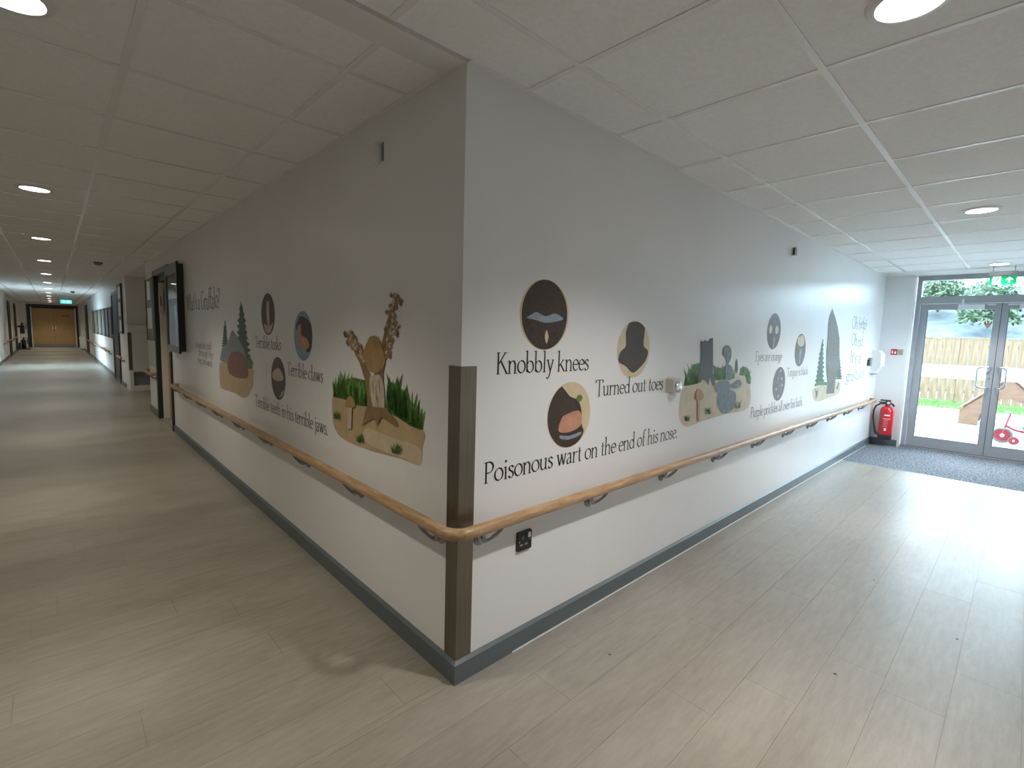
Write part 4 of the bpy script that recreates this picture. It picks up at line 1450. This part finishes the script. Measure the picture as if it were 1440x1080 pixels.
# --- conifers and rock (long corridor wall, by the title)
p = Picture('L', 'painted dark conifers and grey rock with a red-brown boulder on sand', (330, 500))
p.blob('sand_ground', 'sand', Z2([(424, 656), (470, 660), (540, 690), (602, 690), (604, 740), (598, 800), (560, 850), (500, 822), (440, 802), (424, 770)]))
p.conifer('conifer', 'pine', Z2([(452, 430)])[0], Z2([(452, 575)])[0], 5.0, 2)
p.conifer('conifer', 'pine', Z2([(538, 318)])[0], Z2([(552, 640)])[0], 11.0, 4)
p.blob('rock', 'slate', Z2([(424, 640), (436, 580), (468, 545), (490, 484), (520, 520), (552, 580), (566, 660), (520, 690), (460, 664)]))
p.part('green_fringe', 'leaf', [Z2([(560, 640), (590, 630), (606, 660), (600, 690), (570, 690)])])
p.blob('boulder', 'rust', Z2([(470, 640), (486, 604), (530, 602), (562, 630), (576, 690), (572, 736), (530, 742), (486, 726), (468, 690)]))


def Z5(pts):
    return [(920 + x / 4.235, 400 + y / 4.236) for x, y in pts]


# --- stump and stacked stones (wall towards the doors)
p = Picture('R', 'painted dark tree stump and stacked grey stones with grass on sand', (1005, 550))
p.blob('sand_ground', 'sand_light', Z5([(165, 635), (210, 590), (270, 560), (350, 570), (450, 555), (540, 535), (572, 610), (560, 740), (430, 775), (300, 812), (190, 850), (150, 800), (150, 720)]))
p.part('grass_base', 'leaf', [Z5([(180, 600), (205, 540), (235, 480), (275, 470), (275, 575), (230, 596)]), Z5([(350, 480), (375, 500), (470, 510), (470, 560), (360, 575)]), Z5([(508, 510), (530, 490), (560, 505), (578, 560), (572, 600), (552, 590), (540, 545)])])
p.grass('grass_clump', 'leaf_light', Z5([(180, 604), (230, 596), (275, 580)]), 30, 30, 11, .35)
p.grass('grass_clump', 'leaf_light', Z5([(350, 572), (410, 566), (475, 560)]), 22, 30, 12, .3)
p.grass('grass_clump', 'leaf_light', Z5([(510, 540), (545, 545), (576, 590)]), 14, 18, 13, .4)
p.part('stump', 'stump', [Z5([(276, 338), (290, 346), (300, 334), (318, 344), (330, 326), (350, 322), (350, 470), (348, 540), (366, 600), (346, 606), (330, 560), (322, 604), (302, 575), (290, 570), (256, 582), (272, 530), (276, 440)])])
for q in ([(362, 600), (400, 566), (450, 590), (448, 640), (400, 650), (364, 640)], [(455, 600), (500, 570), (520, 590), (508, 616), (470, 622)], [(372, 700), (380, 648), (440, 632), (484, 650), (480, 720), (450, 762), (400, 766)],
          [(424, 560), (420, 500), (440, 480), (462, 500), (462, 560), (444, 575)], [(405, 420), (412, 384), (436, 366), (456, 390), (456, 440), (436, 480), (424, 440)], [(484, 530), (488, 460), (494, 450), (496, 520)]):
    p.blob('stone', 'stone', Z5(q))
p.part('mushroom_stem', 'tan', [Z5([(256, 690), (268, 690), (266, 815), (254, 815)])])
p.blob('mushroom_cap', 'tan', Z5([(240, 680), (248, 640), (264, 626), (284, 640), (292, 676), (266, 692)]))
for (x, y, k) in ((195, 812, 1), (320, 770, 2), (496, 735, 3)):
    p.grass('grass_tuft', 'leaf', Z5([(x - 12, y), (x + 12, y)]), 10, 9, k, .7)

# --- tall brown trunk between conifers (by the doors)
p = Picture('R', 'painted tall brown tree trunk between two blue-green conifers near the glazed doors', (1165, 510))
p.blob('sand_ground', 'sand_light', Z5([(946, 625), (990, 605), (1040, 610), (1090, 580), (1110, 600), (1100, 650), (1040, 680), (960, 700)]))
p.conifer('conifer', 'pine', Z5([(1004, 325)])[0], Z5([(984, 590)])[0], 6.5, 8)
p.conifer('conifer', 'pine', Z5([(1098, 380)])[0], Z5([(1100, 560)])[0], 4.5, 9)
p.part('undergrowth', 'leaf', [Z5([(950, 612), (975, 580), (1030, 585), (1030, 605), (985, 604)])])
p.part('trunk', 'taupe', [Z5([(1044, 195), (1050, 176), (1056, 160), (1060, 145), (1066, 160), (1072, 180), (1078, 196), (1092, 250), (1104, 320), (1104, 420), (1096, 500), (1078, 585), (1072, 652), (1024, 655), (1032, 590), (1024, 500), (1026, 400), (1034, 320), (1038, 240)])])
p.part('twig', 'taupe', [Z5([(1084, 625), (1098, 585), (1102, 590), (1092, 628)]), Z5([(962, 650), (958, 620), (968, 640), (976, 620), (972, 665), (962, 690)])])


def medallion(wall, label, lx, rx_, ty, by, base, motifs, tilt=0.0):
    cx, cy = (lx + rx_) / 2, (ty + by) / 2
    p = Picture(wall, label, (cx, cy))
    p.t.name = 'painted_medallion'
    p.t['category'] = 'painting'
    fn = p.fn
    ua, ub = fn(lx, cy)[0], fn(rx_, cy)[0]
    za, zb = fn(cx, ty)[1], fn(cx, by)[1]
    c = ((ua + ub) / 2 - p.c[0], (za + zb) / 2 - p.c[1])
    a, b = abs(ub - ua) / 2, abs(za - zb) / 2
    p.part('disc', base, [ell(c[0], c[1], a, b, 40)], wall_pts=True)
    for name, m, pts in motifs:
        # motif outlines in disc units, clipped to the disc
        q = []
        for x, y in pts:
            d = math.hypot(x, y)
            if d > .985:
                x, y = x / d * .985, y / d * .985
            q.append((c[0] + x * a, c[1] + y * b))
        p.part(name, m, [q], wall_pts=True)
    return p


def sm(pts):
    loop = list(pts) + [pts[0], pts[1], pts[2]]
    return cat_rom(loop, 5)[5:-10]


medallion('R', 'largest dark brown medallion with a wavy blue-grey band above painted Knobbly knees', 731, 800, 393, 493, 'cream', [
    ('brown_field', 'brown', ell(0, 0, .93, .985, 40)), ('wavy_band', 'bluegrey', sm([(-.74, -.10), (-.40, .06), (.0, -.04), (.40, .06), (.76, -.08), (.40, -.18), (.0, -.22), (-.40, -.16)])),
    ('cream_leaf', 'cream', sm([(.08, -.42), (.16, -.60), (.08, -.82), (0, -.60)]))])
medallion('R', 'cream medallion with a dark brown blot above painted Turned out toes', 868, 914, 452, 532, 'cream', [
    ('brown_blot', 'brown', sm([(-.55, .60), (-.45, .95), (0, 1.0), (.55, .95), (.60, .60), (.58, .15), (.88, -.05), (.80, -.35), (.50, -.60), (0, -.82), (-.45, -.58), (-.88, -.40), (-.80, -.08), (-.52, .12)]))])
medallion('R', 'medallion with a brown and pink field and green dot above the Poisonous line', 770, 830, 538, 630, 'cream', [
    ('brown_field', 'brown', sm([(-.40, .88), (-.05, .58), (.35, .42), (.55, .1), (.60, -.35), (.70, -.60), (.35, -.95), (-.3, -.98), (-.85, -.5), (-1, 0), (-.8, .6)])),
    ('pink_patch', 'salmon', sm([(-.30, .0), (.15, .10), (.50, .05), (.60, -.30), (.30, -.48), (-.20, -.52), (-.50, -.40)])),
    ('pale_band', 'bluegrey', sm([(-.40, -.58), (.0, -.64), (.55, -.58), (.50, -.68), (0, -.75), (-.38, -.68)])),
    ('green_dot', 'olive', ell(.42, .48, .15, .11, 16))])
medallion('R', 'grey-brown medallion with two cream dabs, highest near the glazed doors', 1079, 1098, 441, 492, 'taupe', [
    ('cream_dab', 'cream', ell(-.50, .08, .22, .24, 16)), ('cream_dab', 'cream', ell(.40, .10, .26, .24, 16)), ('grey_bar', 'slate', [(-.05, -.30), (.25, -.30), (.25, -.98), (-.05, -.98)])])
medallion('R', 'narrow grey-brown medallion with a pale band, rightmost of its three', 1118, 1133, 470, 516, 'taupe', [
    ('pale_band', 'sand_light', sm([(-.55, .75), (0, .92), (.55, .75), (.60, .35), (0, .22), (-.55, .40)])), ('grey_bar', 'slate', [(-.15, .10), (.25, .10), (.20, -.80), (-.10, -.80)])])
medallion('R', 'grey-brown medallion with small pale spots, lowest near the glazed doors', 1087, 1104, 517, 564, 'taupe', [
    ('pale_spot', 'bluegrey', ell(x, y, .13, .09, 10)) for x, y in ((.40, .30), (.50, -.10), (-.40, -.30), (.0, -.72), (-.30, .35), (.1, .78))])
medallion('L', 'dark medallion with a pale upright stripe above painted Terrible tusks', 368, 387, 413, 472, 'brown', [
    ('pale_stripe', 'pale', sm([(-.12, .62), (.14, .66), (.22, .1), (.18, -.52), (-.05, -.5), (-.20, .05)])), ('tan_patch', 'pale', sm([(-.6, -.45), (.1, -.60), (.7, -.42), (.3, -.88), (-.3, -.86)]))])
medallion('L', 'blue medallion with a dark brown and salmon blot above painted Terrible claws', 414, 440, 438, 508, 'sky', [
    ('brown_blot', 'brown', sm([(-.75, .45), (-.3, .78), (.3, .72), (.85, .45), (.95, -.1), (.80, -.55), (.35, -.6), (.0, -.2), (-.5, .0)])),
    ('salmon_patch', 'salmon', sm([(-.55, .40), (-.20, .48), (-.15, .05), (.45, -.10), (.62, -.40), (.10, -.58), (-.45, -.40), (-.65, -.1)]))])
medallion('L', 'dark medallion with a grey-cream patch above the Terrible teeth line', 382, 402, 503, 563, 'brown', [
    ('grey_patch', 'pale', sm([(-.75, .25), (-.1, .50), (.5, .35), (.75, .05), (.25, -.10), (-.35, -.12), (-.80, -.02)])), ('pale_rim', 'bluegrey', sm([(.1, -.9), (.5, -.78), (.85, -.45), (.45, -.6)]))])

# ------------------------------------------------------------------ debris specks on the floor
for i, (x, y) in enumerate(((0.62, -.31), (1.25, -1.02), (2.4, -.95), (2.0, -1.35))):
    o = MB().lathe([(.004, 0), (.006, .001), (.004, .002)], 7, (x, y, .0005)).build('floor_speck', 'ink2')
    tag(o, ORD[i] + ' tiny dark speck of grit on the pale vinyl floor by the entrance', 'grit', 'specks of grit on the floor')
